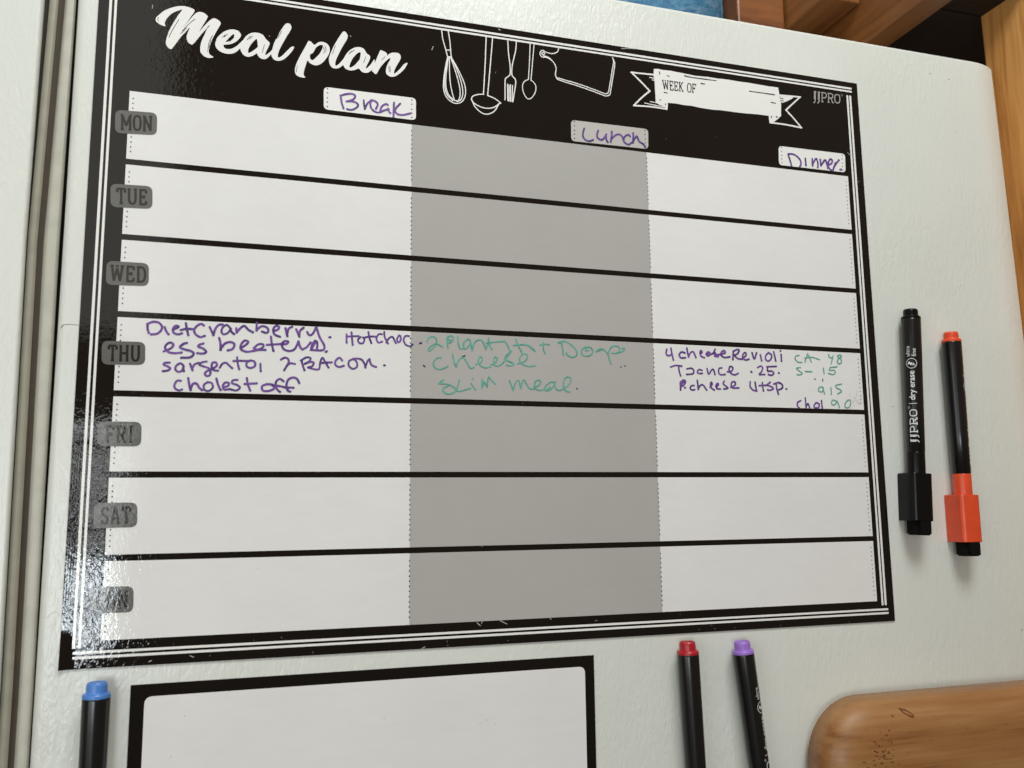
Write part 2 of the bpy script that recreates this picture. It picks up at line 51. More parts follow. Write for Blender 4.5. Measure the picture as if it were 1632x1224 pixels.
POLY = {"banner":[[[[27596,5125],[27879,5166],[28113,5143],[28665,5166],[29457,5129],[30256,5083],[31066,5129],[31882,5122],[32006,5143],[32624,5145],[33246,5136],[33873,5146],[34503,5129],[35180,5113],[35864,5129],[35923,4704],[36006,4126],[35956,3336],[35783,3158],[35425,2872],[35122,2764],[35091,3226],[34391,3222],[33137,3161],[31905,3163],[31374,3124],[30567,3133],[29889,3184],[29491,3162],[28977,3189],[28426,3172],[28377,2716],[28181,2896],[27872,2968],[27644,3105],[27637,3441],[27615,4412],[27568,4706]],[]],[[[35965,4690],[36959,4726],[36817,4549],[36526,4383],[36192,4209],[35984,4182]],[]]],"title_lettering":[[[[985,3779],[999,3901],[1107,4051],[1326,4299],[1587,4490],[1890,4634],[2159,4706],[2431,4699],[2648,4633],[2725,4570],[2695,4440],[2549,4170],[2386,3854],[2156,3507],[2387,3832],[2607,4180],[2793,4434],[2946,4526],[3143,4515],[3325,4388],[3340,4301],[3238,4060],[3093,3746],[2992,3499],[3170,3781],[3357,4048],[3547,4259],[3683,4304],[3864,4230],[3959,4120],[3951,4020],[3822,3730],[3658,3346],[3551,3017],[3482,2740],[3459,2515],[3515,2368],[3688,2261],[3463,2188],[3265,2242],[3111,2382],[3059,2542],[3068,2809],[3136,3108],[3260,3461],[3323,3685],[3179,3515],[2995,3219],[2811,2924],[2699,2774],[2563,2797],[2453,2935],[2413,3150],[2480,3426],[2542,3635],[2366,3385],[2146,3063],[1966,2749],[1805,2460],[1731,2383],[1615,2431],[1513,2569],[1487,2740],[1533,3011],[1633,3378],[1808,3804],[1985,4188],[2166,4520],[1976,4431],[1750,4282],[1566,4074],[1441,3854],[1391,3670],[1435,3531],[1281,3542],[1106,3623],[1007,3708]],[]],[[[3744,2914],[3755,3049],[3818,3282],[3912,3431],[4122,3666],[4356,3807],[4594,3863],[4796,3819],[4921,3681],[4925,3546],[4772,3297],[4538,3104],[4224,2997],[4137,2975],[4157,2853],[4270,2785],[4468,2811],[4683,2947],[4877,3156],[5070,3389],[5137,3174],[4924,2917],[4751,2711],[4516,2564],[4239,2535],[3999,2597],[3816,2747]],[[[4227,3136],[4313,3293],[4485,3522],[4602,3617],[4614,3497],[4511,3324],[4376,3200]]]],[[[4937,3143],[5031,3347],[5165,3584],[5361,3773],[5602,3861],[5846,3850],[6011,3763],[6118,3598],[6264,3485],[6320,3380],[6271,3214],[6176,2973],[6120,2784],[6161,2754],[6301,2879],[6519,3139],[6524,2936],[6404,2827],[6207,2571],[6046,2511],[5883,2545],[5758,2662],[5714,2768],[5556,2631],[5318,2519],[5116,2565],[4991,2703],[4925,2895]],[[[5320,2730],[5299,2885],[5381,3122],[5535,3371],[5672,3528],[5715,3445],[5752,3157],[5725,3085],[5588,2929],[5431,2792]]]],[[[7133,4606],[7279,4584],[7353,4435],[7307,4244],[7110,3846],[6914,3404],[6778,3065],[6724,2785],[6767,2700],[6929,2815],[7168,3124],[7370,3361],[7502,3395],[7476,3263],[7296,2962],[7056,2676],[6812,2535],[6607,2532],[6461,2655],[6410,2873],[6460,3153],[6542,3483],[6619,3677],[6813,4119],[6991,4468]],[]],[[[8215,3822],[8364,3767],[8513,3652],[8700,3819],[8911,3875],[9124,3815],[9264,3629],[9269,3352],[9138,3056],[8932,2749],[8724,2590],[8515,2550],[8303,2633],[8183,2752],[8117,2537],[8040,2252],[8003,2019],[8047,1890],[8094,1833],[7987,1799],[7779,1829],[7631,1921],[7574,2094],[7593,2324],[7678,2609],[7836,2997],[7995,3342],[8135,3662]],[[[8315,3093],[8459,3229],[8580,3501],[8746,3655],[8893,3710],[8928,3633],[8877,3431],[8755,3182],[8549,2921],[8425,2802],[8341,2835],[8297,2930]]]],[[[9945,4610],[10097,4560],[10177,4399],[10124,4181],[9936,3802],[9730,3329],[9587,2938],[9569,2714],[9633,2691],[9781,2828],[10032,3166],[10058,2915],[9827,2627],[9615,2527],[9423,2545],[9293,2710],[9245,2979],[9304,3265],[9508,3805],[9756,4309]],[]],[[[9928,2989],[9990,3137],[10115,3388],[10284,3622],[10540,3816],[10800,3874],[11018,3805],[11152,3591],[11306,3497],[11338,3362],[11266,3141],[11160,2892],[11127,2770],[11205,2805],[11377,3017],[11570,3326],[11531,2899],[11338,2615],[11121,2505],[10904,2552],[10763,2694],[10557,2581],[10300,2525],[10084,2595],[9974,2764]],[[[10306,2688],[10296,2811],[10420,3155],[10632,3466],[10803,3608],[10848,3498],[10800,3211],[10732,3099],[10575,2876],[10426,2738]]]],[[[11894,3878],[12115,3808],[12227,3707],[12206,3600],[12381,3777],[12603,3849],[12826,3835],[12938,3696],[12895,3476],[12741,3171],[12610,2869],[12590,2702],[12656,2711],[12876,2955],[13097,3270],[13267,3380],[13285,3321],[13143,3041],[12878,2720],[12613,2517],[12392,2486],[12215,2578],[12160,2757],[12211,3046],[12341,3347],[12393,3496],[12295,3458],[12077,3214],[11860,2901],[11666,2522],[11512,2593],[11433,2698],[11509,2943],[11679,3389],[11829,3788]],[]]]}
TITLE_NICKS = [[[2033,3974],[1784,3447],[1611,2979]],[[2766,4117],[2504,3829],[2210,3405]],[[2396,3590],[2139,3239]],[[3441,3892],[3145,3398]],[[3597,3381],[3453,3002],[3412,2508]],[[3546,3150],[3463,2737]],[[1105,3931],[1079,3826],[1113,3734]],[[4187,3497],[4072,3367]],[[4304,3583],[4151,3402]],[[4607,3451],[4416,3197]],[[5385,3642],[5231,3414]],[[5486,3657],[5350,3478]],[[6066,3273],[5976,2852]],[[6744,3970],[6628,3679]],[[6875,4129],[6699,3735]],[[9020,3684],[9097,3464],[8965,3260]],[[8959,3582],[9013,3406]],[[9551,3766],[9410,3281]],[[10286,3483],[10521,3659]],[[10244,3407],[10370,3589]],[[11110,3398],[11006,3055]],[[12118,3549],[11943,3335]],[[12299,3012],[12355,2738]],[[12365,3068],[12399,2745]],[[7683,2382],[7641,2058]]]
BANNER_NICKS = [[[27951,5006],[27964,4857]],[[28414,4820],[28572,4812]],[[29550,4982],[30049,4946],[30653,4955],[31629,4970]],[[30599,4661],[30861,4647]],[[28196,3779],[28411,3752]],[[27902,3244],[27962,3297]],[[28247,3092],[28263,3001]],[[33843,4616],[34473,4624],[35576,4625]],[[35310,4104],[35628,4095]],[[35299,3233],[35270,3113]],[[35597,3251],[35701,3206]],[[35993,4458],[36164,4453]],[[35961,4296],[36155,4303]]]
FLECKS = [[[813,4513],[804,4353]],[[10306,4420],[10337,4392]],[[11053,6255],[11098,6224]],[[14664,4506],[14594,4312]],[[18248,6218],[18422,6205]],[[18296,6073],[18395,6038]],[[25597,6054],[25980,6134],[26430,6172]],[[40549,1540],[40762,1363]],[[41216,-232],[41249,-260]],[[3697,-26160],[3850,-26237]],[[2006,-26308],[2101,-26280]],[[16894,-25367],[17065,-25520]],[[17178,-25283],[17117,-25418]],[[18079,-25326],[18427,-25506]],[[14162,-26434],[14302,-26371]],[[20697,-25343],[20750,-25387]]]
TAGS = [[[9014,1456],[13752,1478],[13758,255],[9037,252]],[[22420,1373],[27110,1404],[27066,213],[22405,145]],[[35653,1403],[40365,1430],[40312,235],[35611,208]]]
TABS = [["MON",[[-581,-1029],[1253,-950],[1287,-2066],[-536,-2176]]],["TUE",[[-611,-4661],[1204,-4614],[1251,-5717],[-550,-5794]]],["WED",[[-588,-8361],[1217,-8353],[1251,-9439],[-566,-9499]]],["THU",[[-598,-12100],[1226,-12080],[1260,-13145],[-563,-13194]]],["FRI",[[-593,-15760],[1231,-15764],[1262,-16865],[-549,-16883]]],["SAT",[[-548,-19385],[1220,-19379],[1261,-20469],[-524,-20493]]],["SUN",[[-511,-23030],[1232,-23040],[1271,-24162],[-502,-24149]]]]
WEEK = [[28095,4499],[30292,4549],[30255,4022],[28125,3965]]
LOGO = [[38345,5224],[40307,5256],[40265,4708],[38300,4594]]
DOTS_B = [[[[9198,1381],[9203,1154],[9204,882],[9208,660],[9213,416]],[[13533,1342],[13534,1112],[13536,841],[13537,620],[13538,380]]],[[[22610,1292],[22609,1054],[22607,783],[22602,565],[22604,317]],[[26898,1283],[26898,1055],[26893,790],[26894,568]]],[[[35838,1307],[35838,1082],[35831,812],[35827,604],[35826,361]],[[40140,1315],[40122,1083],[40117,816],[40125,600],[40122,361]]]]

# ------------------------------------------------------------------ materials
def new_mat(name):
    m = bpy.data.materials.new(name); m.use_nodes = True
    nt = m.node_tree; b = nt.nodes["Principled BSDF"]; return m, nt, b
def pos(nt, scale):
    g = nt.nodes.new("ShaderNodeNewGeometry"); mp = nt.nodes.new("ShaderNodeMapping"); mp.inputs['Scale'].default_value = scale
    nt.links.new(g.outputs['Position'], mp.inputs['Vector']); return mp.outputs[0]
def noise(nt, vec, scale, detail=3, rough=0.55, dist=0.0):
    n = nt.nodes.new("ShaderNodeTexNoise"); n.inputs['Scale'].default_value = scale; n.inputs['Detail'].default_value = detail
    n.inputs['Roughness'].default_value = rough; n.inputs['Distortion'].default_value = dist
    nt.links.new(vec, n.inputs['Vector']); return n.outputs['Fac']
def ramp(nt, fac, stops):
    r = nt.nodes.new("ShaderNodeValToRGB"); e = r.color_ramp.elements
    while len(e) < len(stops): e.new(0.5)
    for i, (p, c) in enumerate(stops):
        e[i].position = p; e[i].color = (*c, 1) if len(c) == 3 else c
    nt.links.new(fac, r.inputs[0]); return r.outputs[0]
def math_(nt, op, a, b):
    n = nt.nodes.new("ShaderNodeMath"); n.operation = op
    for i, v in enumerate((a, b)):
        if isinstance(v, (int, float)): n.inputs[i].default_value = v
        else: nt.links.new(v, n.inputs[i])
    return n.outputs[0]
def bump(nt, b, height, dist, strength=1.0, prev=None):
    n = nt.nodes.new("ShaderNodeBump"); n.inputs['Distance'].default_value = dist; n.inputs['Strength'].default_value = strength
    nt.links.new(height, n.inputs['Height'])
    if prev is not None: nt.links.new(prev, n.inputs['Normal'])
    nt.links.new(n.outputs[0], b.inputs['Normal']); return n.outputs[0]

def print_mat(name, col, rough=0.12, var=0.04, warm=None):
    """glossy coated magnetic sheet: the fridge's pebbling telegraphs through as a fine relief"""
    m, nt, b = new_mat(name)
    v = pos(nt, (1, 1, 1))
    n1 = noise(nt, v, 18, 3)
    n1 = math_(nt, 'ADD', math_(nt, 'MULTIPLY', n1, 0.55), math_(nt, 'MULTIPLY', noise(nt, pos(nt, (0.35, 1, 1)), 110, 5, 0.65, 1.5), 0.45))
    c0 = tuple(x * (1 - var) for x in col); c1 = tuple(min(1, x * (1 + var)) for x in (warm or col))
    nt.links.new(ramp(nt, n1, [(0.3, c0), (0.7, c1)]), b.inputs['Base Color'])
    b.inputs['Roughness'].default_value = 0.5; b.inputs['Specular IOR Level'].default_value = 0.0
    b.inputs['Coat Weight'].default_value = 1.0; b.inputs['Coat Roughness'].default_value = rough; b.inputs['Coat IOR'].default_value = 1.5
    fine = noise(nt, pos(nt, (1, 1, .75)), 560, 2, 0.55, 0.8)
    broad = noise(nt, v, 60, 2)
    mask = ramp(nt, noise(nt, v, 45, 2, 0.5), [(0.35, (0.5, 0.5, 0.5)), (0.65, (1, 1, 1))])
    bp = nt.nodes.new("ShaderNodeBump"); bp.inputs['Distance'].default_value = 0.000045; nt.links.new(math_(nt, 'MULTIPLY', fine, mask), bp.inputs['Height'])
    b2_ = nt.nodes.new("ShaderNodeBump"); b2_.inputs['Distance'].default_value = 0.00003; nt.links.new(broad, b2_.inputs['Height']); nt.links.new(bp.outputs[0], b2_.inputs['Normal'])
    nt.links.new(b2_.outputs[0], b.inputs['Coat Normal'])
    return m
M = {}
M['black'] = print_mat('print_black', (0.0045, 0.0036, 0.003), 0.03, 0.15)
M['white'] = print_mat('print_white', (0.755, 0.748, 0.735), 0.07, 0.03, (0.765, 0.762, 0.748))
M['grey'] = print_mat('print_grey', (0.42, 0.412, 0.392), 0.07, 0.03)
M['taggrey'] = print_mat('print_tag_grey', (0.50, 0.485, 0.46), 0.07, 0.03)
M['line'] = print_mat('print_line', (0.80, 0.80, 0.77), 0.07, 0.02)
M['tab'] = print_mat('print_tab_grey', (0.125, 0.125, 0.118), 0.07, 0.06)
M['tabtext'] = print_mat('print_tab_text', (0.024, 0.02, 0.017), 0.07, 0.1)
M['logo'] = print_mat('print_logo_silver', (0.36, 0.35, 0.33), 0.07, 0.2)
M['dot'] = print_mat('print_dots', (0.015, 0.015, 0.015), 0.07, 0.1)
def ink(name, a, c):
    m, nt, b = new_mat(name)
    n = noise(nt, pos(nt, (1, 1, 1)), 330, 4, 0.6)
    nt.links.new(ramp(nt, n, [(0.35, a), (0.62, c)]), b.inputs['Base Color'])
    b.inputs['Roughness'].default_value = 0.42; b.inputs['Specular IOR Level'].default_value = 0.3
    return m
M['purple'] = ink('ink_purple', (0.060, 0.028, 0.15), (0.185, 0.082, 0.34))
M['green'] = ink('ink_green', (0.085, 0.30, 0.235), (0.13, 0.40, 0.33))
M['dark'] = ink('ink_dark', (0.02, 0.015, 0.03), (0.06, 0.04, 0.08))
M['smudge'] = ink('ink_smudge', (0.33, 0.31, 0.30), (0.5, 0.48, 0.47))

def paint_mat():
    m, nt, b = new_mat('fridge_paint')
    v = pos(nt, (1, 1, 1))
    base = ramp(nt, noise(nt, v, 9, 4), [(0.3, (0.665, 0.685, 0.635)), (0.7, (0.715, 0.73, 0.685))])
    sp = nt.nodes.new("ShaderNodeTexVoronoi"); sp.inputs['Scale'].default_value = 26; nt.links.new(v, sp.inputs['Vector'])
    spots = ramp(nt, sp.outputs['Distance'], [(0.010, (0.25, 0.22, 0.18)), (0.022, (1, 1, 1))])
    mx = nt.nodes.new("ShaderNodeMix"); mx.data_type = 'RGBA'; mx.blend_type = 'MULTIPLY'; mx.inputs['Factor'].default_value = 0.55
    nt.links.new(base, mx.inputs['A']); nt.links.new(spots, mx.inputs['B'])
    nt.links.new(mx.outputs['Result'], b.inputs['Base Color'])
    b.inputs['Roughness'].default_value = 0.29
    a = noise(nt, pos(nt, (1, 1, 0.34)), 300, 3, 0.5, 1.6)      # long vertical creases
    c = noise(nt, pos(nt, (1, 1, 0.6)), 190, 2, 0.45, 0.8)      # pebbling
    h = math_(nt, 'ADD', math_(nt, 'MULTIPLY', ramp(nt, a, [(0.38, (0, 0, 0)), (0.62, (1, 1, 1))]), 0.6), c)
    msk = ramp(nt, noise(nt, v, 14, 3, 0.5), [(0.35, (0.35, 0.35, 0.35)), (0.7, (1, 1, 1))])
    bump(nt, b, math_(nt, 'MULTIPLY', h, msk), 0.00022, 0.9)
    return m
M['paint'] = paint_mat()
def plastic(name, col, rough=0.3, nz=0.0001, spec=0.5):
    m, nt, b = new_mat(name)
    n = noise(nt, pos(nt, (1, 1, 1)), 140, 4)
    nt.links.new(ramp(nt, n, [(0.3, tuple(x * .92 for x in col)), (0.7, tuple(min(1, x * 1.06) for x in col))]), b.inputs['Base Color'])
    b.inputs['Roughness'].default_value = rough; b.inputs['Specular IOR Level'].default_value = spec
    if nz: bump(nt, b, noise(nt, pos(nt, (1, 1, .4)), 500, 3), nz, 0.5)
    return m
M['vinyl'] = plastic('gasket_vinyl', (0.47, 0.46, 0.39), 0.45)
M['vinyl_grey'] = plastic('gasket_vinyl_grey', (0.30, 0.285, 0.225), 0.5)
M['groove'] = plastic('gasket_groove', (0.065, 0.050, 0.032), 0.7)
M['groove_dark'] = plastic('seam_brown', (0.05, 0.034, 0.022), 0.7)
M['speck'] = plastic('dirt_speck', (0.30, 0.28, 0.24), 0.6, 0)
M['gap'] = plastic('gap_dark', (0.015, 0.013, 0.011), 0.8)
M['barrel'] = plastic('pen_black_plastic', (0.006, 0.006, 0.0065), 0.24, 0.00001)
M['pen_print'] = plastic('pen_print_white', (0.72, 0.74, 0.74), 0.35, 0)
M['felt'] = plastic('eraser_felt', (0.006, 0.005, 0.005), 0.95, 0.0004, 0.1)
M['p_blue'] = plastic('plug_blue', (0.075, 0.22, 0.60), 0.35, 0.00001)
M['p_red'] = plastic('plug_red', (0.42, 0.012, 0.022), 0.3, 0.00001)
M['p_purple'] = plastic('plug_purple', (0.34, 0.17, 0.62), 0.35, 0.00001)
M['p_orange'] = plastic('plug_orange', (0.74, 0.075, 0.022), 0.33, 0.00001)
M['p_black'] = plastic('plug_black', (0.004, 0.004, 0.004), 0.25, 0.00001, 0.22)

def wood(name, c_dark, c_mid, c_light, axis, freq=220, stretch=0.04, rough=0.4, pores=True):
    m, nt, b = new_mat(name)
    sc = [1, 1, 1]; sc[axis] = stretch
    v = pos(nt, tuple(sc))
    n = noise(nt, v, freq, 5, 0.6, 0.4); big = noise(nt, v, freq * .22, 3, 0.5, 0.8)
    f = math_(nt, 'ADD', math_(nt, 'MULTIPLY', n, 0.5), math_(nt, 'MULTIPLY', big, 0.5))
    nt.links.new(ramp(nt, f, [(0.36, c_dark), (0.5, c_mid), (0.64, c_light)]), b.inputs['Base Color'])
    b.inputs['Roughness'].default_value = rough
    bump(nt, b, n, 0.0002, 0.4)
    return m
M['oak'] = wood('oak', (0.40, 0.155, 0.040), (0.70, 0.32, 0.088), (0.82, 0.43, 0.145), 2, 330, 0.05)
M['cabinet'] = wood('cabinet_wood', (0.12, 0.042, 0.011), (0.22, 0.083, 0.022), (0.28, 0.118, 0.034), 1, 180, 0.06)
M['cab_dark'] = wood('cabinet_shaded_wood', (0.012, 0.006, 0.004), (0.018, 0.009, 0.005), (0.025, 0.012, 0.007), 1, 180, 0.06, 0.7)  # cabinet wood near black: shade of the recess is put into its colour
M['box'] = wood('brown_wood', (0.09, 0.028, 0.008), (0.17, 0.055, 0.014), (0.24, 0.085, 0.022), 0, 120, 0.2, 0.35)
def bamboo_mat():
    m, nt, b = new_mat('bamboo')
    v = pos(nt, (0.045, 0.4, 1))
    n = noise(nt, v, 420, 5, 0.62, 0.3); big = noise(nt, pos(nt, (0.10, .4, 1)), 95, 2, 0.5)
    f = math_(nt, 'ADD', math_(nt, 'MULTIPLY', n, 0.45), math_(nt, 'MULTIPLY', big, 0.55))
    c = ramp(nt, f, [(0.34, (0.19, 0.075, 0.022)), (0.45, (0.29, 0.13, 0.042)), (0.66, (0.37, 0.19, 0.07))])
    fl = noise(nt, pos(nt, (0.30, 1, 1)), 520, 2, 0.5)
    d = ramp(nt, fl, [(0.66, (1, 1, 1)), (0.72, (0.5, 0.33, 0.22))])
    mx = nt.nodes.new("ShaderNodeMix"); mx.data_type = 'RGBA'; mx.blend_type = 'MULTIPLY'; mx.inputs['Factor'].default_value = 0.25
    nt.links.new(c, mx.inputs['A']); nt.links.new(d, mx.inputs['B']); nt.links.new(mx.outputs['Result'], b.inputs['Base Color'])
    nt.links.new(ramp(nt, big, [(0.3, (0.33, 0.33, 0.33)), (0.7, (0.52, 0.52, 0.52))]), b.inputs['Roughness'])
    bump(nt, b, n, 0.00012, 0.5)
    return m
M['bamboo'] = bamboo_mat()
M['knot'] = plastic('bamboo_mark', (0.15, 0.052, 0.014), 0.4, 0)
def bag_mat():
    m, nt, b = new_mat('blue_fabric')
    n = noise(nt, pos(nt, (1, 1, 1.4)), 70, 6, 0.7, 1.5)
    nt.links.new(ramp(nt, n, [(0.36, (0.03, 0.10, 0.24)), (0.5, (0.05, 0.20, 0.33)), (0.62, (0.16, 0.27, 0.42)), (0.75, (0.34, 0.40, 0.50))]), b.inputs['Base Color'])
    b.inputs['Roughness'].default_value = 0.6
    bump(nt, b, n, 0.004, 0.6)
    return m
M['bag'] = bag_mat()

# ------------------------------------------------------------------ helpers
def link(name, bm, mat, parent=None, kind=None, label=None, smooth=False):
    me = bpy.data.meshes.new(name); bm.to_mesh(me); bm.free()
    if smooth:
        for p in me.polygons: p.use_smooth = True
    me.materials.append(mat)
    o = bpy.data.objects.new(name, me); COL.objects.link(o)
    if parent is not None:
        o.parent = parent; o.matrix_parent_inverse = PINV.get(parent.name, Matrix())
    if kind: o['kind'] = kind
    if label: o['label'] = label
    return o
PINV = {}
def thing(name, label, cat, loc, rot=(0, 0, 0), group=None, world_children=True):
    o = bpy.data.objects.new(name, None); COL.objects.link(o); o.empty_display_size = .02
    o.location = loc; o.rotation_euler = rot; o['label'] = label; o['category'] = cat
    if group: o['group'] = group
    if world_children: PINV[o.name] = Matrix.Translation(-Vector(loc))
    return o
def box(bm, x0, x1, y0, y1, z0, z1):
    v = [bm.verts.new((x, y, z)) for x in (x0, x1) for y in (y0, y1) for z in (z0, z1)]
    for f in ((0, 1, 3, 2), (4, 6, 7, 5), (0, 4, 5, 1), (2, 3, 7, 6), (0, 2, 6, 4), (1, 5, 7, 3)): bm.faces.new([v[i] for i in f])
def nbox(x0, x1, y0, y1, z0, z1, bev=0, seg=3):
    bm = bmesh.new(); box(bm, x0, x1, y0, y1, z0, z1)
    if bev: bmesh.ops.bevel(bm, geom=bm.edges[:], offset=bev, segments=seg, affect='EDGES', profile=0.6)
    bmesh.ops.recalc_face_normals(bm, faces=bm.faces[:]); return bm
def flip_to(bm, d):
    for f in bm.faces:
        f.normal_update()
        if f.normal.dot(d) < 0: f.normal_flip()
FRONT = Vector((0, -1, 0))
def rect(bm, x0, x1, z0, z1, y):
    bm.faces.new([bm.verts.new(p) for p in ((x0, y, z0), (x1, y, z0), (x1, y, z1), (x0, y, z1))])
def cm(p): return (p[0] * 1e-5, p[1] * 1e-5)
def smooth_line(pts, n=6, closed=False):
    if len(pts) < 3: return [Vector(pts[0]).lerp(Vector(pts[-1]), k / n) for k in range(n + 1)]
    P = [Vector(p) for p in pts]; out = []; L = len(P)
    rng = range(L) if closed else range(L - 1)
    for i in rng:
        p1, p2 = P[i], P[(i + 1) % L]
        p0 = P[i - 1] if (closed or i > 0) else p1 * 2 - p2
        p3 = P[(i + 2) % L] if (closed or i + 2 < L) else p2 * 2 - p1
        for k in range(n):
            t = k / n
            out.append(0.5 * ((2 * p1) + (p2 - p0) * t + (2 * p0 - 5 * p1 + 4 * p2 - p3) * t * t + (3 * p1 - p0 - 3 * p2 + p3) * t ** 3))
    if not closed: out.append(P[-1])
    return out
def on_board(y):
    return lambda u, v, h: (u, y - h, v)
def ribbon(bm, pts, w, put, h=0.00003, n=6, jitter=0.0, cap='round', lift=0.0):
    L = smooth_line(pts, n)
    Q = [L[0]]
    for p in L[1:]:
        if (p - Q[-1]).length > 1e-6: Q.append(p)
    if len(Q) == 1: Q.append(Q[0] + Vector((w * .05, 0)))
    r = w / 2; st = []
    t0 = (Q[1] - Q[0]).normalized(); t1 = (Q[-1] - Q[-2]).normalized()
    if cap == 'round':
        for a in (80, 50, 25): st.append((Q[0] - t0 * r * math.sin(math.radians(a)), t0, r * math.cos(math.radians(a))))
    for i, p in enumerate(Q):
        a = Q[max(0, i - 1)]; b = Q[min(len(Q) - 1, i + 1)]
        t = (b - a); t = t.normalized() if t.length > 1e-9 else t1
        st.append((p, t, r * (1 + jitter * random.uniform(-1, 1))))
    if cap == 'round':
        for a in (25, 50, 80): st.append((Q[-1] + t1 * r * math.sin(math.radians(a)), t1, r * math.cos(math.radians(a))))
    rows = []
    for p, t, rr in st:
        nrm = Vector((-t.y, t.x))
        rows.append([bm.verts.new(put(*(p + nrm * rr * k), h * hh + lift)) for k, hh in ((-1, 0), (-.55, .75), (0, 1), (.55, .75), (1, 0))])
    for a, b in zip(rows, rows[1:]):
        for i in range(4):
            bm.faces.new((a[i], a[i + 1], b[i + 1], b[i]))
def poly(bm, outer, holes, put, n=3, smooth=True):
    loops = [outer] + holes
    loops = [[Vector((p[0], p[1], 0)) for p in (smooth_line(l, n, True) if smooth else [Vector(q) for q in l])] for l in loops]
    tris = tessellate_polygon(loops); flat = [p for l in loops for p in l]
    vs = [bm.verts.new(put(p.x, p.y, 0)) for p in flat]
    for t in tris:
        try: bm.faces.new([vs[i] for i in t])
        except ValueError: pass
def rounded_quad(q, r, seg=6):
    q = [Vector(p) for p in q]; out = []
    for i in range(4):
        a, b, c = q[i - 1], q[i], q[(i + 1) % 4]
        u = (a - b).normalized(); v = (c - b).normalized()
        for k in range(seg + 1):
            t = k / seg
            out.append(b + u * r * (1 - t) ** 2 + v * r * t ** 2)
    return out

# slab lettering: strokes in a unit box
G = {
 'M': (1.15, [[(.12,0),(.12,1)],[(.12,1),(.5,.25)],[(.5,.25),(.88,1)],[(.88,1),(.88,0)],[(-.02,0),(.27,0)],[(.73,0),(1.02,0)],[(-.02,1),(.14,1)],[(.86,1),(1.02,1)]]),
 'O': (.85, [[(.5,1),(.2,.93),(.08,.7),(.08,.3),(.2,.07),(.5,0),(.8,.07),(.92,.3),(.92,.7),(.8,.93),(.5,1)]]),
 'N': (1.0, [[(.15,0),(.15,1)],[(.15,1),(.85,0)],[(.85,0),(.85,1)],[(0,0),(.32,0)],[(0,1),(.2,1)],[(.68,1),(1,1)]]),
 'T': (.9, [[(.5,0),(.5,1)],[(.05,1),(.95,1)],[(.05,1),(.05,.75)],[(.95,1),(.95,.75)],[(.3,0),(.7,0)]]),
 'U': (.95, [[(.15,1),(.15,.3),(.28,.06),(.5,0),(.72,.06),(.85,.3),(.85,1)],[(0,1),(.32,1)],[(.68,1),(1,1)]]),
 'E': (.8, [[(.2,0),(.2,1)],[(.05,1),(.92,1)],[(.05,0),(.92,0)],[(.2,.52),(.65,.52)],[(.92,1),(.92,.78)],[(.92,0),(.92,.24)],[(.65,.4),(.65,.64)]]),
 'W': (1.25, [[(.1,1),(.27,0)],[(.27,0),(.5,.85)],[(.5,.85),(.73,0)],[(.73,0),(.9,1)],[(-.02,1),(.24,1)],[(.76,1),(1.02,1)],[(.4,1),(.6,1)]]),
 'D': (.9, [[(.18,0),(.18,1)],[(.03,1),(.55,1),(.82,.85),(.92,.5),(.82,.15),(.55,0),(.03,0)]]),
 'H': (1.0, [[(.17,0),(.17,1)],[(.83,0),(.83,1)],[(.17,.5),(.83,.5)],[(.02,0),(.32,0)],[(.68,0),(.98,0)],[(.02,1),(.32,1)],[(.68,1),(.98,1)]]),
 'F': (.8, [[(.2,0),(.2,1)],[(.05,1),(.92,1)],[(.03,0),(.42,0)],[(.2,.5),(.65,.5)],[(.92,1),(.92,.78)],[(.65,.38),(.65,.62)]]),
 'R': (.95, [[(.18,0),(.18,1)],[(.03,1),(.55,1),(.8,.9),(.84,.75),(.78,.58),(.55,.5),(.18,.5)],[(.5,.5),(.82,0)],[(.03,0),(.36,0)],[(.7,0),(1,0)]]),
 'P': (.85, [[(.18,0),(.18,1)],[(.03,1),(.55,1),(.84,.9),(.9,.72),(.82,.53),(.55,.45),(.18,.45)],[(.03,0),(.4,0)]]),
 'I': (.5, [[(.5,0),(.5,1)],[(.15,0),(.85,0)],[(.15,1),(.85,1)]]),
 'S': (.8, [[(.85,.78),(.78,.95),(.5,1),(.22,.93),(.13,.75),(.25,.58),(.5,.5),(.78,.4),(.88,.22),(.75,.05),(.5,0),(.2,.05),(.12,.24)]]),
 'A': (1.0, [[(.12,0),(.46,1)],[(.54,1),(.88,0)],[(.24,.33),(.76,.33)],[(-.02,0),(.28,0)],[(.72,0),(1.02,0)],[(.3,1),(.56,1)]]),
 'K': (.95, [[(.18,0),(.18,1)],[(.18,.42),(.75,1)],[(.36,.58),(.8,0)],[(.03,0),(.36,0)],[(.03,1),(.36,1)],[(.6,1),(.95,1)],[(.66,0),(1,0)]]),
 'J': (.5, [[(.6,1),(.6,.15),(.45,-.08),(.1,-.2)],[(.25,1),(.9,1)],[(.35,.95),(.35,.2)]]),
 ' ': (.45, [])}
def lettering(bm, text, quad, w, put, gap=0.16, h=0.0, smooth_n=3):
    tot = sum(G[c][0] for c in text) + gap * (len(text) - 1); x = 0
    q = [Vector(p) for p in quad]  # TL TR BR BL
    for li, ch in enumerate(text):
        gw = G[ch][0]
        for si, s in enumerate(G[ch][1]):
            pts = []
            for a, b in s:
                u = (x + a * gw) / tot
                pts.append((q[0].lerp(q[1], u)).lerp(q[3].lerp(q[2], u), 1 - b))
            ribbon(bm, pts, w, put, h, smooth_n if len(pts) > 2 else 6, cap='flat', lift=si * 5e-6)
        x += gw + gap

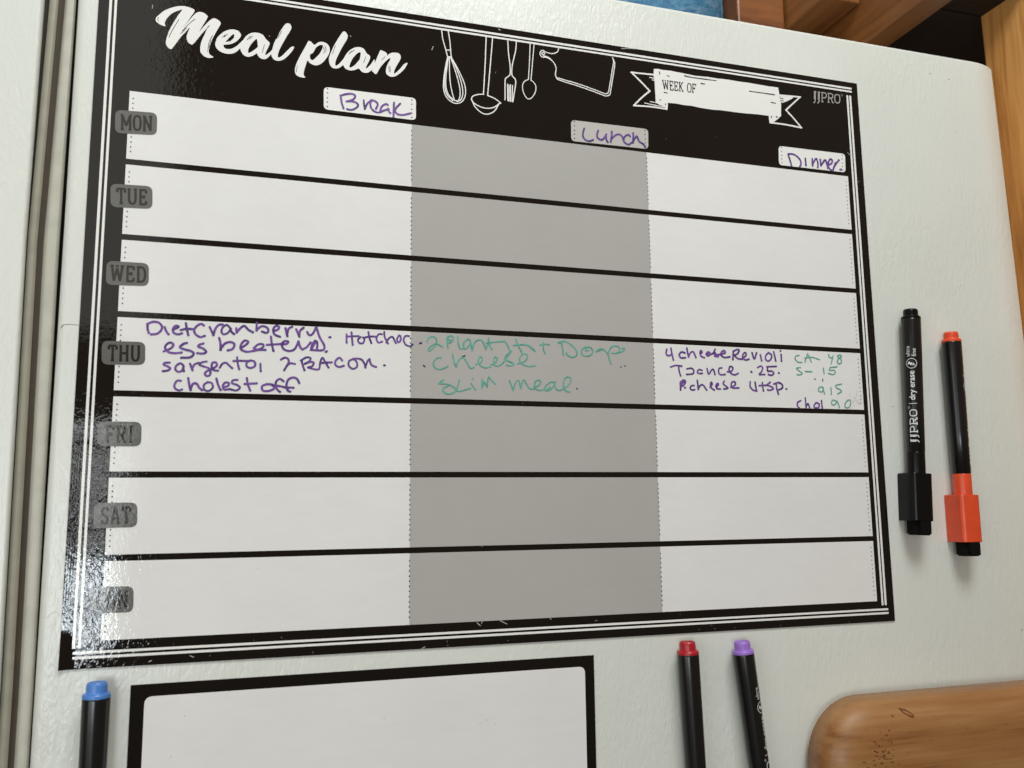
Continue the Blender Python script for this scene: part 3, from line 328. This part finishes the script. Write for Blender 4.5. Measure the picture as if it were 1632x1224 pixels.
# ================================================================== refrigerator
fridge = thing("refrigerator", "white refrigerator side with pebbled vertically creased paint that the whiteboards hang on", "refrigerator", (0.25, 0.3, -1.3))
FT = 0.0920
SPECKS = [(.4743, .0771), (.4888, .0752), (.5080, -.2744), (.4256, -.1410)]
def right_shift(z): return 0.0308 * (0.0858 - max(z, -0.36))
def side_profile(inset=0.0):
    pr = []; r = 0.0042 - inset * .5
    x0 = -0.0252 + inset
    pr.append((x0, 0.60 - inset)); pr.append((x0, 0.03))
    for k in range(9):
        a = math.radians(90 * k / 8); pr.append((x0 + r - r * math.cos(a), inset + r - r * math.sin(a)))
    for x in (0.02, 0.12, 0.25, 0.38, 0.47): pr.append((x, inset))
    r2 = 0.0480; x1 = 0.5117
    for k in range(9):
        a = math.radians(21 * k / 8); pr.append((x1 + r2 * math.sin(a) - inset, inset + r2 - r2 * math.cos(a)))
    pr.append((x1 + r2 * .3584 - inset, 0.60 - inset))
    return pr
bm = bmesh.new(); rows = []
for z, ins in ((-1.3, 0), (-0.9, 0), (-0.6, 0), (-0.36, 0), (-0.2, 0), (0.0, 0), (FT - .0025, 0), (FT - .0008, 0.0008), (FT, 0.0025)):
    rows.append([bm.verts.new((x + (right_shift(z) if x > 0.5 else 0), y, z)) for x, y in side_profile(ins)])
n = len(rows[0])
for a, b in zip(rows, rows[1:]):
    for i in range(n): bm.faces.new((a[i], a[(i + 1) % n], b[(i + 1) % n], b[i]))
bm.faces.new(rows[-1]); bm.faces.new(rows[0][::-1])
bmesh.ops.recalc_face_normals(bm, faces=bm.faces[:])
link("side_panel", bm, M['paint'], fridge)

KZ = (0.045, -0.075, -0.272)                       # heights at which the edges were measured
def edge_x(x3, y, z):
    """x3: edge seen in the plane of the side panel at the three heights; y: its real recess"""
    if z >= KZ[1]: t = (z - KZ[1]) / (KZ[0] - KZ[1]); t = min(t, 1.3); a, b = x3[1], x3[0]
    else: t = min(1.0, (KZ[1] - z) / (KZ[1] - KZ[2])); a, b = x3[1], x3[2]
    x = a + (b - a) * t
    return 0.0568 + (x - 0.0568) * (1 + y / 0.426)
def strip(name, prof, mat, parent, z0=-1.28, z1=0.088, label=None):
    """prof: list of (x3, y, dx)"""
    bm = bmesh.new(); zs = [z0, -0.5, -0.34, -0.272, -0.22, -0.16, -0.10, -0.075, -0.03, 0.0, 0.045, z1]
    rows = [[bm.verts.new((edge_x(x3, y, z) + dx, y, z)) for x3, y, dx in prof] for z in zs]
    for a, b in zip(rows, rows[1:]):
        for i in range(len(prof) - 1): bm.faces.new((a[i], a[i + 1], b[i + 1], b[i]))
    bmesh.ops.recalc_face_normals(bm, faces=bm.faces[:]); flip_to(bm, FRONT)
    return link(name, bm, mat, parent, label=label)
bm = bmesh.new(); ribbon(bm, [(-.0232, -.1158), (-.0222, -.1143), (-.0200, -.1140), (-.0160, -.1142)], .00022, on_board(-0.00003), .00002, 6)
flip_to(bm, FRONT); link("scratch", bm, M['dark'], fridge, label="thin dark curved scratch in the paint beside the meal planner")
bm = bmesh.new()
for x, z in SPECKS: ribbon(bm, [(x, z), (x + .0007, z + .0003)], .0006, on_board(-0.00003), .00002, 1, jitter=.3)
for _ in range(22):
    x = random.uniform(.425, .51); z = random.uniform(-.28, .085); ribbon(bm, [(x, z), (x + .0003, z + .0002)], random.uniform(.0002, .0004), on_board(-0.00003), .00001, 1)
flip_to(bm, FRONT); link("dirt_specks", bm, M['speck'], fridge, kind="stuff")
def mixx(a, b, t): return tuple(p + (q - p) * t for p, q in zip(a, b))
E_door = (-0.0417, -0.0418, -0.0395); E_thl = (-0.0386, -0.0393, -0.0374); E_thr = (-0.0366, -0.0389, -0.0371)
E_grl = (-0.0328, -0.0350, -0.0329); E_bel = (-0.0301, -0.0324, -0.0305); E_ber = (-0.0254, -0.0260, -0.0249); E_end = (-0.0238, -0.0238, -0.0238)
strip("cabinet_gap", [(mixx(E_ber, E_end, -.8), 0.020, 0), (E_end, 0.020, 0.001), (E_end, 0.010, 0.001)], M['gap'], fridge, label="narrow dark slot between the side panel and the door gasket")
door = strip("door", [((-0.75,) * 3, 0.0, 0)] + [(mixx(E_door, E_thl, 0.1 + 0.9 * math.sin(math.radians(a_))), 0.0042 * (1 - math.cos(math.radians(a_))), 0) for a_ in range(0, 91, 10)] + [(E_thl, 0.012, 0)], M['paint'], fridge, label="pale edge of the refrigerator door")
strip("door_seam", [(E_thl, 0.0085, -0.0008), (E_thr, 0.0085, 0.001)], M['groove_dark'], door)
strip("gasket_flange", [(mixx(E_thr, E_grl, t), 0.0035 + 0.0012 * (2 * t - 1) ** 2, 0) for t in (0, .12, .3, .5, .7, .88, 1)] + [(E_grl, 0.007, 0)], M['vinyl_grey'], door)
strip("gasket_groove", [(E_grl, 0.0055, -0.0006), (mixx(E_grl, E_bel, .5), 0.0066, 0), (E_bel, 0.0058, 0.0006)], M['groove'], door)
strip("gasket", [(E_bel, 0.0068, 0)] + [(mixx(E_bel, E_ber, t), 0.0030 + 0.0026 * (2 * t - 1) ** 4, 0) for t in (0, .08, .2, .35, .5, .65, .8, .92, 1)] + [(E_ber, 0.013, 0)], M['vinyl'], door)

# ================================================================== the meal planner whiteboard
x1, x2, x3, RH, RG, xR, xL, zT, zB = 0.1354, 0.2695, 0.4047, 0.03374, 0.00282, 0.4161, -0.0157, 0.0619, -0.2646
COLS = [(0, x1), (x1, x2), (x2, x3)]
YS = -0.0007                                   # face of the sheet
board = thing("meal_planner_board", "large black and white magnetic meal planner board with handwriting in its Thursday row", "whiteboard", (0.2, 0, zB))
bm = bmesh.new()
xs = [xL + k * .001 for k in range(8)] + [0.0, .05, .1, .15, .2, .25, .3, .35, xR - .004, xR]
zs = [zB + k * .0015 for k in range(14)] + [-.2, -.15, -.1, -.05, 0, .03, zT - .004, zT]
def curl(x, z):
    a = max(0, 1 - (x - xL) / .0062); b = max(0, 1 - (z - zB) / .0165)
    e = 0.00025 * math.sin(z * 90 + 1) * max(0, 1 - (x - xL) / .004)
    return 0.0013 * (a * a) * (b ** .7) + max(0, e) * .5
def grid(y, thick):
    return [[bm.verts.new((x, y - curl(x, z), z)) for z in zs] for x in xs]
f = grid(YS, 0); bk = grid(-0.0001, 0)
for i in range(len(xs) - 1):
    for j in range(len(zs) - 1):
        bm.faces.new((f[i][j], f[i + 1][j], f[i + 1][j + 1], f[i][j + 1])); bm.faces.new((bk[i][j], bk[i][j + 1], bk[i + 1][j + 1], bk[i + 1][j]))
for i in range(len(xs) - 1):
    bm.faces.new((f[i][0], bk[i][0], bk[i + 1][0], f[i + 1][0])); bm.faces.new((f[i][-1], f[i + 1][-1], bk[i + 1][-1], bk[i][-1]))
for j in range(len(zs) - 1):
    bm.faces.new((f[0][j], f[0][j + 1], bk[0][j + 1], bk[0][j])); bm.faces.new((f[-1][j], bk[-1][j], bk[-1][j + 1], f[-1][j + 1]))
bmesh.ops.recalc_face_normals(bm, faces=bm.faces[:])
link("magnetic_sheet", bm, M['black'], board, smooth=False)
L1, L2, L3, L4, L5 = (YS - k * 0.00007 for k in (1, 2, 3, 4, 5))
for r_ in range(7):
    z1_ = -r_ * (RH + RG); z0_ = z1_ - RH
    for ci, (a, b) in enumerate(COLS):
        bm = bmesh.new(); rect(bm, a, b, z0_, z1_, L1); flip_to(bm, FRONT)
        link("meal_cell", bm, M['grey' if ci == 1 else 'white'], board, label="grey middle-column cell" if ci == 1 else None)
def disc(bm, x, z, r, y, k=10):
    bm.faces.new([bm.verts.new((x + r * math.cos(2 * math.pi * i / k), y, z + r * math.sin(2 * math.pi * i / k))) for i in range(k)])
for dx, rr in ((0.00172, .00034), (x1 - .00005, .00036), (x2, .00036), (x3 - 0.00180, .00032)):
    bm = bmesh.new()
    for r_ in range(7):
        for k in range(12):
            z = -r_ * (RH + RG) - 0.0036 - k * (RH - .0072) / 11 + random.uniform(-.00006, .00006)
            disc(bm, dx + random.uniform(-.00004, .00004), z, rr, L2)
    flip_to(bm, FRONT); link("dotted_line", bm, M['dot'], board, kind="stuff")
def line_part(x0, x1_, z0, z1_):
    bm = bmesh.new(); q = rounded_quad([(x0, z1_), (x1_, z1_), (x1_, z0), (x0, z0)], .0005)
    poly(bm, q, [], on_board(L1), smooth=False); flip_to(bm, FRONT); link("border_line", bm, M['line'], board)
line_part(-0.0110, -0.0098, -0.2560, 0.0535); line_part(-0.0087, -0.0076, -0.2560, 0.0535)
line_part(0.4076, 0.4089, -0.2556, 0.0531); line_part(0.4097, 0.4111, -0.2556, 0.0531)
line_part(-0.0112, 0.4119, 0.0572, 0.0584); line_part(-0.0112, 0.4119, 0.0552, 0.0563)
line_part(-0.0106, 0.4120, -0.2584, -0.2573); line_part(-0.0106, 0.4120, -0.2605, -0.2594)
# title, drawings, banner, logo
bm = bmesh.new()
for i, (o_, hs) in enumerate(POLY['title_lettering']):
    poly(bm, [cm(p) for p in o_], [[cm(p) for p in h_] for h_ in hs], on_board(L1 - i * .000008), 3)
flip_to(bm, FRONT); tl = link("title_lettering", bm, M['line'], board, label='white brush script title reading "Meal plan"')
bm = bmesh.new()
for i, s in enumerate(TITLE_NICKS): ribbon(bm, [cm(p) for p in s], .00023, on_board(L3), .000004, 4)
flip_to(bm, FRONT); link("brush_nicks", bm, M['black'], tl)
for nm, (w_, ss) in DRAW.items():
    if nm == 'banner_outline': continue
    bm = bmesh.new()
    for i, s in enumerate(ss): ribbon(bm, [cm(p) for p in s], w_ * 1e-3, on_board(L1), .000008, 5, lift=i * 2e-6)
    flip_to(bm, FRONT); link(nm, bm, M['line'], board)
bm = bmesh.new()
for i, (o_, hs) in enumerate(POLY['banner']): poly(bm, [cm(p) for p in o_], [], on_board(L1 - i * 1e-5), smooth=False)
w_, ss = DRAW['banner_outline']
for i, s in enumerate(ss):
    ww = w_ if i in (0, 1, 2, 3) or i > 7 else .5
    ribbon(bm, [cm(p) for p in s], ww * 1e-3, on_board(L1 - .00003), .000006, 3, jitter=.08, lift=i * 2e-6)
flip_to(bm, FRONT); ban = link("ribbon_banner", bm, M['line'], board, label="white ribbon banner with forked tails")
bm = bmesh.new()
for s in BANNER_NICKS: ribbon(bm, [cm(p) for p in s], .00050, on_board(L3), .000005, 3, jitter=.25)
flip_to(bm, FRONT); link("ink_dashes", bm, M['black'], ban, kind="stuff")
bm = bmesh.new(); lettering(bm, "WEEK OF", [cm(p) for p in WEEK], .00052, on_board(L3), .14)
flip_to(bm, FRONT); link("banner_lettering", bm, M['black'], ban, label='small slab lettering reading "WEEK OF"')
bm = bmesh.new(); lettering(bm, "JJPRO", [cm(p) for p in LOGO], .00068, on_board(L1), .07)
xq = Vector(cm(LOGO[1])); pr_ = [(xq.x + .0012 + .0006 * math.cos(a * .7), xq.y + .0001 + .0006 * math.sin(a * .7)) for a in range(10)]
ribbon(bm, pr_, .0002, on_board(L1), .00001, 2)
flip_to(bm, FRONT); link("logo_lettering", bm, M['logo'], board, label='small silver lettering reading "JJPRO"')
bm = bmesh.new()
for s in FLECKS: ribbon(bm, [cm(p) for p in s], .00042, on_board(L2), .00002, 3, jitter=.3)
for _ in range(26):
    x = random.uniform(0.01, .40); z = random.choice((random.uniform(.003, .052), random.uniform(-.2575, -.2545), random.uniform(-.264, -.2612)))
    ribbon(bm, [(x, z), (x + random.uniform(-.0006, .0006), z + random.uniform(-.0006, .0006))], .00014, on_board(L2), .00001, 1)
flip_to(bm, FRONT); link("scratches", bm, M['logo'], board, kind="stuff")
# meal heading tags
def word(parent, key, label, kind=None):
    colr, w_, ss = WORDS[key]; bm = bmesh.new()
    for i, s in enumerate(ss):
        P = [cm(p) for p in s]; n_ = 6
        ribbon(bm, P, w_ * 1e-3 * random.uniform(.93, 1.06), on_board(L3), .00004, n_, jitter=.05, lift=i * 3e-6)
        if w_ > .9:   # ink pools where the nib lands
            ribbon(bm, [P[-1], P[-1]], w_ * 1.12e-3, on_board(L3), .00005, 1, lift=.00001)
    flip_to(bm, FRONT); link("handwriting" if not kind else "pen_dots", bm, M[colr], parent, label=label, kind=kind)
for i, (q, key, grey) in enumerate(zip(TAGS, ('Break', 'Lunch', 'Dinner'), (0, 1, 0))):
    bm = bmesh.new(); poly(bm, rounded_quad([cm(p) for p in q], .0024), [], on_board(L1), smooth=False); flip_to(bm, FRONT)
    tg = link("heading_tag", bm, M['taggrey'] if 'taggrey' in M and grey else M['grey' if grey else 'line'], board, label=("grey" if grey else "white") + " rounded heading tag with purple writing")
    for col_ in DOTS_B[i]:
        bm = bmesh.new()
        for p in col_: disc(bm, *cm(p), .00036, L2)
        flip_to(bm, FRONT); link("dotted_line", bm, M['dot'], tg, kind="stuff")
    word(tg, key, 'purple handwriting reading "%s"' % key)
for nm, q in TABS:
    Q = [cm(p) for p in q]
    bm = bmesh.new(); poly(bm, rounded_quad(Q, .0030), [], on_board(L3), smooth=False); flip_to(bm, FRONT)
    tb = link("day_tab", bm, M['tab'], board, label='grey rounded day tab reading "%s"' % nm)
    V = [Vector(p) for p in Q]
    def bl(u, v): return V[0].lerp(V[1], u).lerp(V[3].lerp(V[2], u), v)
    u0, u1 = {'MON': (.14, .88), 'TUE': (.15, .86), 'WED': (.10, .93), 'THU': (.15, .88), 'FRI': (.19, .82), 'SAT': (.17, .84), 'SUN': (.14, .87)}[nm]
    bm = bmesh.new(); lettering(bm, nm, [bl(u0, .2), bl(u1, .2), bl(u1, .82), bl(u0, .82)], .00105, on_board(L4), .22)
    flip_to(bm, FRONT); link("day_lettering", bm, M['tabtext'], tb)
for key, rd in (('DietCranberry', 'Diet Cranberry'), ('Hot Choc', 'Hot Choc'), ('egg beaters', 'egg beaters'), ('sargento', 'sargento,'), ('2 BACON', '2 BACON'), ('cholest off', 'cholest off'),
                ('2 plant', '2 plant'), ('t + Doap', 't + Doap'), ('cheese', 'cheese'), ('SLIM', 'SLIM'), ('meal', 'meal'), ('4 cheese Revioli', '4 cheese Revioli'), ('T sauce .25', 'T sauce .25.'),
                ('P. cheese 4tsp', 'P. cheese 4tsp.'), ('CA- 48', 'CA - 48'), ('S- 15', 'S - 15'), ('915', '915'), ('90', '90'), ('chol', 'chol')):
    word(board, key, '%s handwriting reading "%s"' % (WORDS[key][0], rd))
word(board, 'dots', 'dark pen dots around the writing', 'stuff')
bm = bmesh.new()
for _ in range(40):
    x = random.gauss(.3985, .0028); z = random.gauss(-.1372, .0022)
    if x < x3 - .0004: ribbon(bm, [(x, z), (x + random.uniform(-.0007, .0007), z + random.uniform(-.0009, .0009))], random.uniform(.00012, .0003), on_board(L4), .000008, 1)
for _ in range(26):
    x = random.uniform(.004, .40); z = random.uniform(-.25, -.004)
    ribbon(bm, [(x, z), (x + random.uniform(-.0003, .0003), z + random.uniform(-.0003, .0003))], random.uniform(.00015, .0003), on_board(L4), .000008, 1)
flip_to(bm, FRONT); link("smudges", bm, M['smudge'], board, kind="stuff")

# ================================================================== the second whiteboard
b2 = thing("memo_board", "smaller blank white magnetic memo board with a black border, under the meal planner", "whiteboard", (0.12, 0, -0.45))
BX0, BX1, BZ1, BZ0 = 0.0131, 0.2302, -0.2727, -0.5500
bm = nbox(BX0, BX1, YS, -0.0001, BZ0, BZ1); link("magnetic_sheet", bm, M['black'], b2)
bm = bmesh.new(); poly(bm, rounded_quad([(BX0 + .0058, BZ1 - .0052), (BX1 - .0050, BZ1 - .0052), (BX1 - .0050, BZ0 + .005), (BX0 + .0058, BZ0 + .005)], .0034), [], on_board(L1), smooth=False)
flip_to(bm, FRONT); face2 = link("writing_area", bm, M['white'], b2)
bm = bmesh.new()
for x, z in ((.0355, -.2875), (.0305, -.3040), (.1235, -.2950), (.1700, -.3010), (.1732, -.2998), (.1775, -.3018)):
    ribbon(bm, [(x, z), (x + .0004, z + .0002)], .00016, on_board(L2), .00001, 1)
flip_to(bm, FRONT); link("specks", bm, M['dark'], face2, kind="stuff")

# ================================================================== marker pens
def lathe(bm, prof, k=40):
    rows = []
    for r, z in prof:
        rows.append([bm.verts.new((r * math.cos(2 * math.pi * i / k), r * math.sin(2 * math.pi * i / k), z)) for i in range(k)] if r > 1e-6 else [bm.verts.new((0, 0, z))])
    for a, b in zip(rows, rows[1:]):
        for i in range(k):
            j = (i + 1) % k
            if len(a) == 1: bm.faces.new((a[0], b[j], b[i]))
            elif len(b) == 1: bm.faces.new((a[i], a[j], b[0]))
            else: bm.faces.new((a[i], a[j], b[j], b[i]))
    bmesh.ops.recalc_face_normals(bm, faces=bm.faces[:])
def rb(z): return 0.0056 + (z + .006) * 0.0055      # barrel radius, z from 0 down
def text_mesh(bm_out, body, size, put, cx=True, cy=0.0, bold=0.0):
    cu = bpy.data.curves.new("lettering_curve", 'FONT'); cu.body = body; cu.size = size; cu.align_x = 'LEFT'; cu.offset = bold
    ob = bpy.data.objects.new("lettering_curve", cu); COL.objects.link(ob)
    dg = bpy.context.evaluated_depsgraph_get(); me = bpy.data.meshes.new_from_object(ob.evaluated_get(dg))
    b = bmesh.new(); b.from_mesh(me)
    lo = min(v.co.y for v in b.verts); hi = max(v.co.y for v in b.verts)
    y = lo
    while y < hi:
        y += 0.00045
        bmesh.ops.bisect_plane(b, geom=b.verts[:] + b.edges[:] + b.faces[:], plane_co=(0, y, 0), plane_no=(0, 1, 0))
    mp = {v.index: bm_out.verts.new(put(v.co.x, v.co.y, 0)) for v in (b.verts.index_update() or b.verts)}
    for f_ in b.faces: bm_out.faces.new([mp[v.index] for v in f_.verts])
    b.free(); bpy.data.objects.remove(ob); bpy.data.meshes.remove(me); bpy.data.curves.remove(cu)
def pen(name_mat, label, loc, tilt, phi, drop=0.0):
    t = thing("dry_erase_pen", label, "marker pen", loc, (0, tilt, 0), "black barrelled dry erase pens stuck to the refrigerator", world_children=False)
    m = M[name_mat]
    bm = bmesh.new(); lathe(bm, [(0, -.0003), (.0030, -.0003), (.0033, 0), (.0037, 0), (.0040, -.0004), (.0042, -.0012), (.00425, -.0040), (.0044, -.0043), (.0053, -.0045), (.0056, -.0050), (.0056, -.0062), (0, -.0062)])
    link("end_plug", bm, m, t, smooth=False)
    bm = bmesh.new(); lathe(bm, [(0, -.0061), (.0053, -.0061), (.00555, -.0064)] + [(rb(z), z) for z in (-.007, -.02, -.04, -.06, -.0853)] + [(rb(-.0853) - .0004, -.0857), (0, -.0857)], 64)
    o = link("barrel", bm, M['barrel'], t, smooth=True)
    dark = name_mat == 'p_black'
    bm = bmesh.new(); lathe(bm, [(0, -.0856), (rb(-.0853) - .0004, -.0856)] + [(.00498, -.0858), (.00505, -.0863), (.00510, -.0975)] + [(.0051, -.0985), (0, -.0985)], 64)
    if not dark:   # the coloured caps start lower down the barrel
        for v in bm.verts: v.co.z = v.co.z if v.co.z < -.09 else v.co.z
    cap = link("cap", bm, m, t, smooth=True)
    bm = bmesh.new(); box(bm, -.0070, .0070, -.0057, .0074, -.1255, -.0980)
    bmesh.ops.bevel(bm, geom=[e for e in bm.edges if all(v.co.y < 0 for v in e.verts) and abs(e.verts[0].co.z - e.verts[1].co.z) > .01], offset=.0026, segments=4, affect='EDGES', profile=.5)
    bmesh.ops.bevel(bm, geom=[e for e in bm.edges if abs(e.verts[0].co.z - e.verts[1].co.z) < .0001], offset=.0004, segments=2, affect='EDGES', profile=.5)
    bmesh.ops.recalc_face_normals(bm, faces=bm.faces[:])
    link("magnet_block", bm, m, cap)
    bm = bmesh.new(); box(bm, -.0056, .0062, -.0058, .0052, -.1335, -.1254)
    bmesh.ops.bevel(bm, geom=[e for e in bm.edges if abs(e.verts[0].co.z - e.verts[1].co.z) > .004], offset=.0024, segments=4, affect='EDGES')
    bmesh.ops.bevel(bm, geom=[e for e in bm.edges if all(v.co.z < -.133 for v in e.verts)], offset=.0007, segments=2, affect='EDGES')
    bmesh.ops.recalc_face_normals(bm, faces=bm.faces[:]); link("eraser", bm, M['felt'], t)
    # white printing, read from the cap end towards the plug
    def put_at(z0, s0):
        def f_(u, v, h):
            z = z0 + u; r = rb(z) + .00006 + h; a = phi - (v + s0) / r
            return (r * math.sin(a), -r * math.cos(a), z)
        return f_
    bm = bmesh.new()
    lettering(bm, "JJPRO", [(0, .0020), (.0195, .0020), (.0195, -.0018), (0, -.0018)], .00052, put_at(-.0805, -.0001), .09, 1e-5)
    ring = [(.0005 * math.cos(k * math.pi / 6), .0005 * math.sin(k * math.pi / 6)) for k in range(13)]
    ribbon(bm, ring, .00016, put_at(-.0598, .0024), 1e-5, 2)
    ribbon(bm, [(0, -.0022), (0, .0022)], .00032, put_at(-.0575, .0), 1e-5, 8, cap='flat')
    text_mesh(bm, "dry erase", .0046, put_at(-.0555, -.0013), bold=.00006)
    ring = [(.0029 * math.cos(k * math.pi / 12), .0029 * math.sin(k * math.pi / 12)) for k in range(25)]
    ribbon(bm, ring, .00030, put_at(-.0336, .0), 1e-5, 2)
    pu = put_at(-.0336, 0)
    for q in ([(-.0004, .0022), (.0012, .0014), (.0004, -.0006), (-.0012, .0002)], [(-.0012, -.0004), (.0003, -.0010), (-.0016, -.0024)]):
        c0 = Vector((0, 0)); poly(bm, [Vector(p) for p in q], [], pu, smooth=False)
    text_mesh(bm, "ultra", .0034, put_at(-.0295, .0008)); text_mesh(bm, "fine", .0034, put_at(-.0295, -.0026))
    for f_ in bm.faces:
        f_.normal_update(); c_ = f_.calc_center_median()
        if f_.normal.dot(Vector((c_.x, c_.y, 0))) < 0: f_.normal_flip()
    link("barrel_lettering", bm, M['pen_print'], t, label='white printing reading "JJPRO | dry erase ultra fine"')
    return t
PY = -0.0078
pen('p_black', "all black dry erase pen, printed side facing out, right of the meal planner", (0.4372, PY, -0.0830), math.radians(2.8), math.radians(-47))
pen('p_orange', "dry erase pen with an orange plug and orange cap, right of the all black pen", (0.4658, PY, -0.0955), math.radians(0.4), math.radians(48))
pen('p_red', "dry erase pen with a dark red plug, below the meal planner", (0.2795, PY, -0.2677), math.radians(-1.9), math.radians(125))
pen('p_purple', "dry erase pen with a lilac plug, leaning beside the red plugged one", (0.3115, PY, -0.2692), math.radians(-6.2), math.radians(38))
pen('p_blue', "dry erase pen with a blue plug, left of the small memo board", (0.0006, PY, -0.2693), math.radians(0.0), math.radians(140))

# ================================================================== bamboo board in front, bottom right
bb = thing("bamboo_board", "thick bamboo board with a rounded corner leaning in front of the refrigerator, bottom right", "wooden board", (0.45, -0.03, -0.60))
def slab(x0, x1_, z0, z1_, yf, yb, R, e, pillow):
    """rounded-corner slab whose long edges are bullnosed; rings go from the back rim over the edge to the middle of the face"""
    bm = bmesh.new(); rows = []
    th = yb - yf
    prof = [(e * .5, yb)] + [(e * (1 - math.sin(math.radians(a))) * .5, yb - .004 + .004 * math.cos(math.radians(a))) for a in (45, 90)]
    prof += [(e * (1 - math.cos(math.radians(a))), yf + e * .62 * (1 - math.sin(math.radians(a)))) for a in (0, 10, 20, 30, 40, 50, 60, 70, 80, 90)]
    prof += [(e + .008, yf - pillow * .5), (e + .02, yf - pillow)]
    for d, y in prof:
        r = max(R - d, .004); ring = []
        X0, X1, Z0, Z1 = x0 + d, x1_ - d, z0 + d, z1_ - d
        for cx, cz, a0 in ((X1 - r, Z1 - r, 0), (X0 + r, Z1 - r, 90), (X0 + r, Z0 + r, 180), (X1 - r, Z0 + r, 270)):
            for k in range(17):
                a = math.radians(a0 + 90 * k / 16); ring.append(bm.verts.new((cx + r * math.cos(a), y, cz + r * math.sin(a))))
        rows.append(ring)
    n = len(rows[0])
    for a, b in zip(rows, rows[1:]):
        for i in range(n): bm.faces.new((a[i], a[(i + 1) % n], b[(i + 1) % n], b[i]))
    bm.faces.new(rows[0]); bm.faces.new(rows[-1])
    bmesh.ops.recalc_face_normals(bm, faces=bm.faces[:])
    return bm
bm = slab(0.3485, 0.62, -0.60, -0.3014, -0.030, -0.003, 0.032, 0.022, 0.0016)
from mathutils.bvhtree import BVHTree
bvh = BVHTree.FromBMesh(bm)
def on_slab(u, v, h):
    hit = bvh.ray_cast(Vector((u, -0.2, v)), Vector((0, 1, 0)))[0]
    return (u, (hit.y if hit else -0.03) - 0.00008 - h, v)
slab_o = link("slab", bm, M['bamboo'], bb, smooth=True)
bm = bmesh.new()
for i, p in enumerate([[(.3942, -.3062), (.3975, -.3070), (.4002, -.3086), (.4012, -.3102), (.3995, -.3100), (.3968, -.3086), (.3950, -.3072)], [(.3880, -.3088), (.3884, -.3092)]]):
    ribbon(bm, p, .0009, on_slab, .00001, 4, jitter=.3)
for _ in range(60):
    x = random.gauss(.3775, .0035); z = random.gauss(-.3265, .0045)
    ribbon(bm, [(x, z), (x + random.uniform(.0003, .0012), z + random.uniform(-.0002, .0002))], random.uniform(.0003, .0007), on_slab, .00001, 1)
flip_to(bm, FRONT); link("grain_marks", bm, M['knot'], slab_o, kind="stuff")

# ================================================================== things above the refrigerator
oak = thing("oak_panel", "tall light oak side panel standing beside the back edge of the refrigerator", "wood panel", (0.57, 0.01, -1.3))
bm = bmesh.new(); box(bm, 0.0, 0.16, -0.03, 0.0205, -1.3, 0.35)
for v in bm.verts:
    v.co.x += 0.5460 + (0.024 * (0.14 - max(v.co.z, -0.4)) if v.co.x < .01 else 0)
bmesh.ops.recalc_face_normals(bm, faces=bm.faces[:]); link("board", bm, M['oak'], oak)

cab = thing("wall_cabinet", "brown wooden wall cabinet hanging just above the refrigerator, seen from below", "cabinet", (0.7, 0.3, 0.12))
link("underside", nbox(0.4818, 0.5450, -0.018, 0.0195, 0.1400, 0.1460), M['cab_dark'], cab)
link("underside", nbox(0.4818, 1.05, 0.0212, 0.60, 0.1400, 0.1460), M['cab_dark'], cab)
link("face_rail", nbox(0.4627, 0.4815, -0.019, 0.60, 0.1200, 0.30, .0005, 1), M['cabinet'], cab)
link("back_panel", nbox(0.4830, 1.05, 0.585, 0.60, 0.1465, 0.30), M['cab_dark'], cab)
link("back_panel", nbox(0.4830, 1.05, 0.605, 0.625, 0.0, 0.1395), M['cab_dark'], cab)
dr = link("door", nbox(0.4318, 0.4615, 0.0440, 0.56, 0.1500, 0.29, .0012, 2), M['cabinet'], cab)

bag = thing("fabric_bag", "mottled blue fabric bag standing on top of the refrigerator", "bag", (0.31, 0.16, FT))
bm = bmesh.new(); box(bm, 0.225, 0.3886, 0.100, 0.225, FT + .0005, 0.30)
bmesh.ops.bevel(bm, geom=bm.edges[:], offset=.004, segments=2, affect='EDGES')
bmesh.ops.subdivide_edges(bm, edges=bm.edges[:], cuts=3, use_grid_fill=True)
for v in bm.verts:
    v.co.y += .0015 * math.sin(v.co.x * 160 + v.co.z * 90) ; v.co.x += .0010 * math.sin(v.co.z * 150 + v.co.y * 60)
bmesh.ops.recalc_face_normals(bm, faces=bm.faces[:])
link("bag_body", bm, M['bag'], bag, smooth=True)
bm = bmesh.new()
tube = [(0.26 + .10 * k / 12, 0.16, 0.295 + .05 * math.sin(math.pi * k / 12)) for k in range(13)]
for s_ in (-.03, .03):
    rows = []
    for (x, y, z) in tube:
        rows.append([bm.verts.new((x, y + s_ + .006 * c_, z + .002 * d_)) for c_, d_ in ((-1, -1), (1, -1), (1, 1), (-1, 1))])
    for a, b in zip(rows, rows[1:]):
        for i in range(4): bm.faces.new((a[i], a[(i + 1) % 4], b[(i + 1) % 4], b[i]))
    bm.faces.new(rows[0]); bm.faces.new(rows[-1])
bmesh.ops.recalc_face_normals(bm, faces=bm.faces[:]); link("handle", bm, M['bag'], bag)

wb = thing("wooden_box", "dark reddish brown wooden box on top of the refrigerator beside the blue bag", "box", (0.41, 0.16, FT))
bm = nbox(0.3905, 0.4300, 0.0870, 0.26, FT + .0005, 0.30, .0015, 2); link("box_body", bm, M['box'], wb)
link("lid", nbox(0.3902, 0.4303, 0.0862, 0.2608, 0.3003, 0.312, .0015, 2), M['box'], wb)
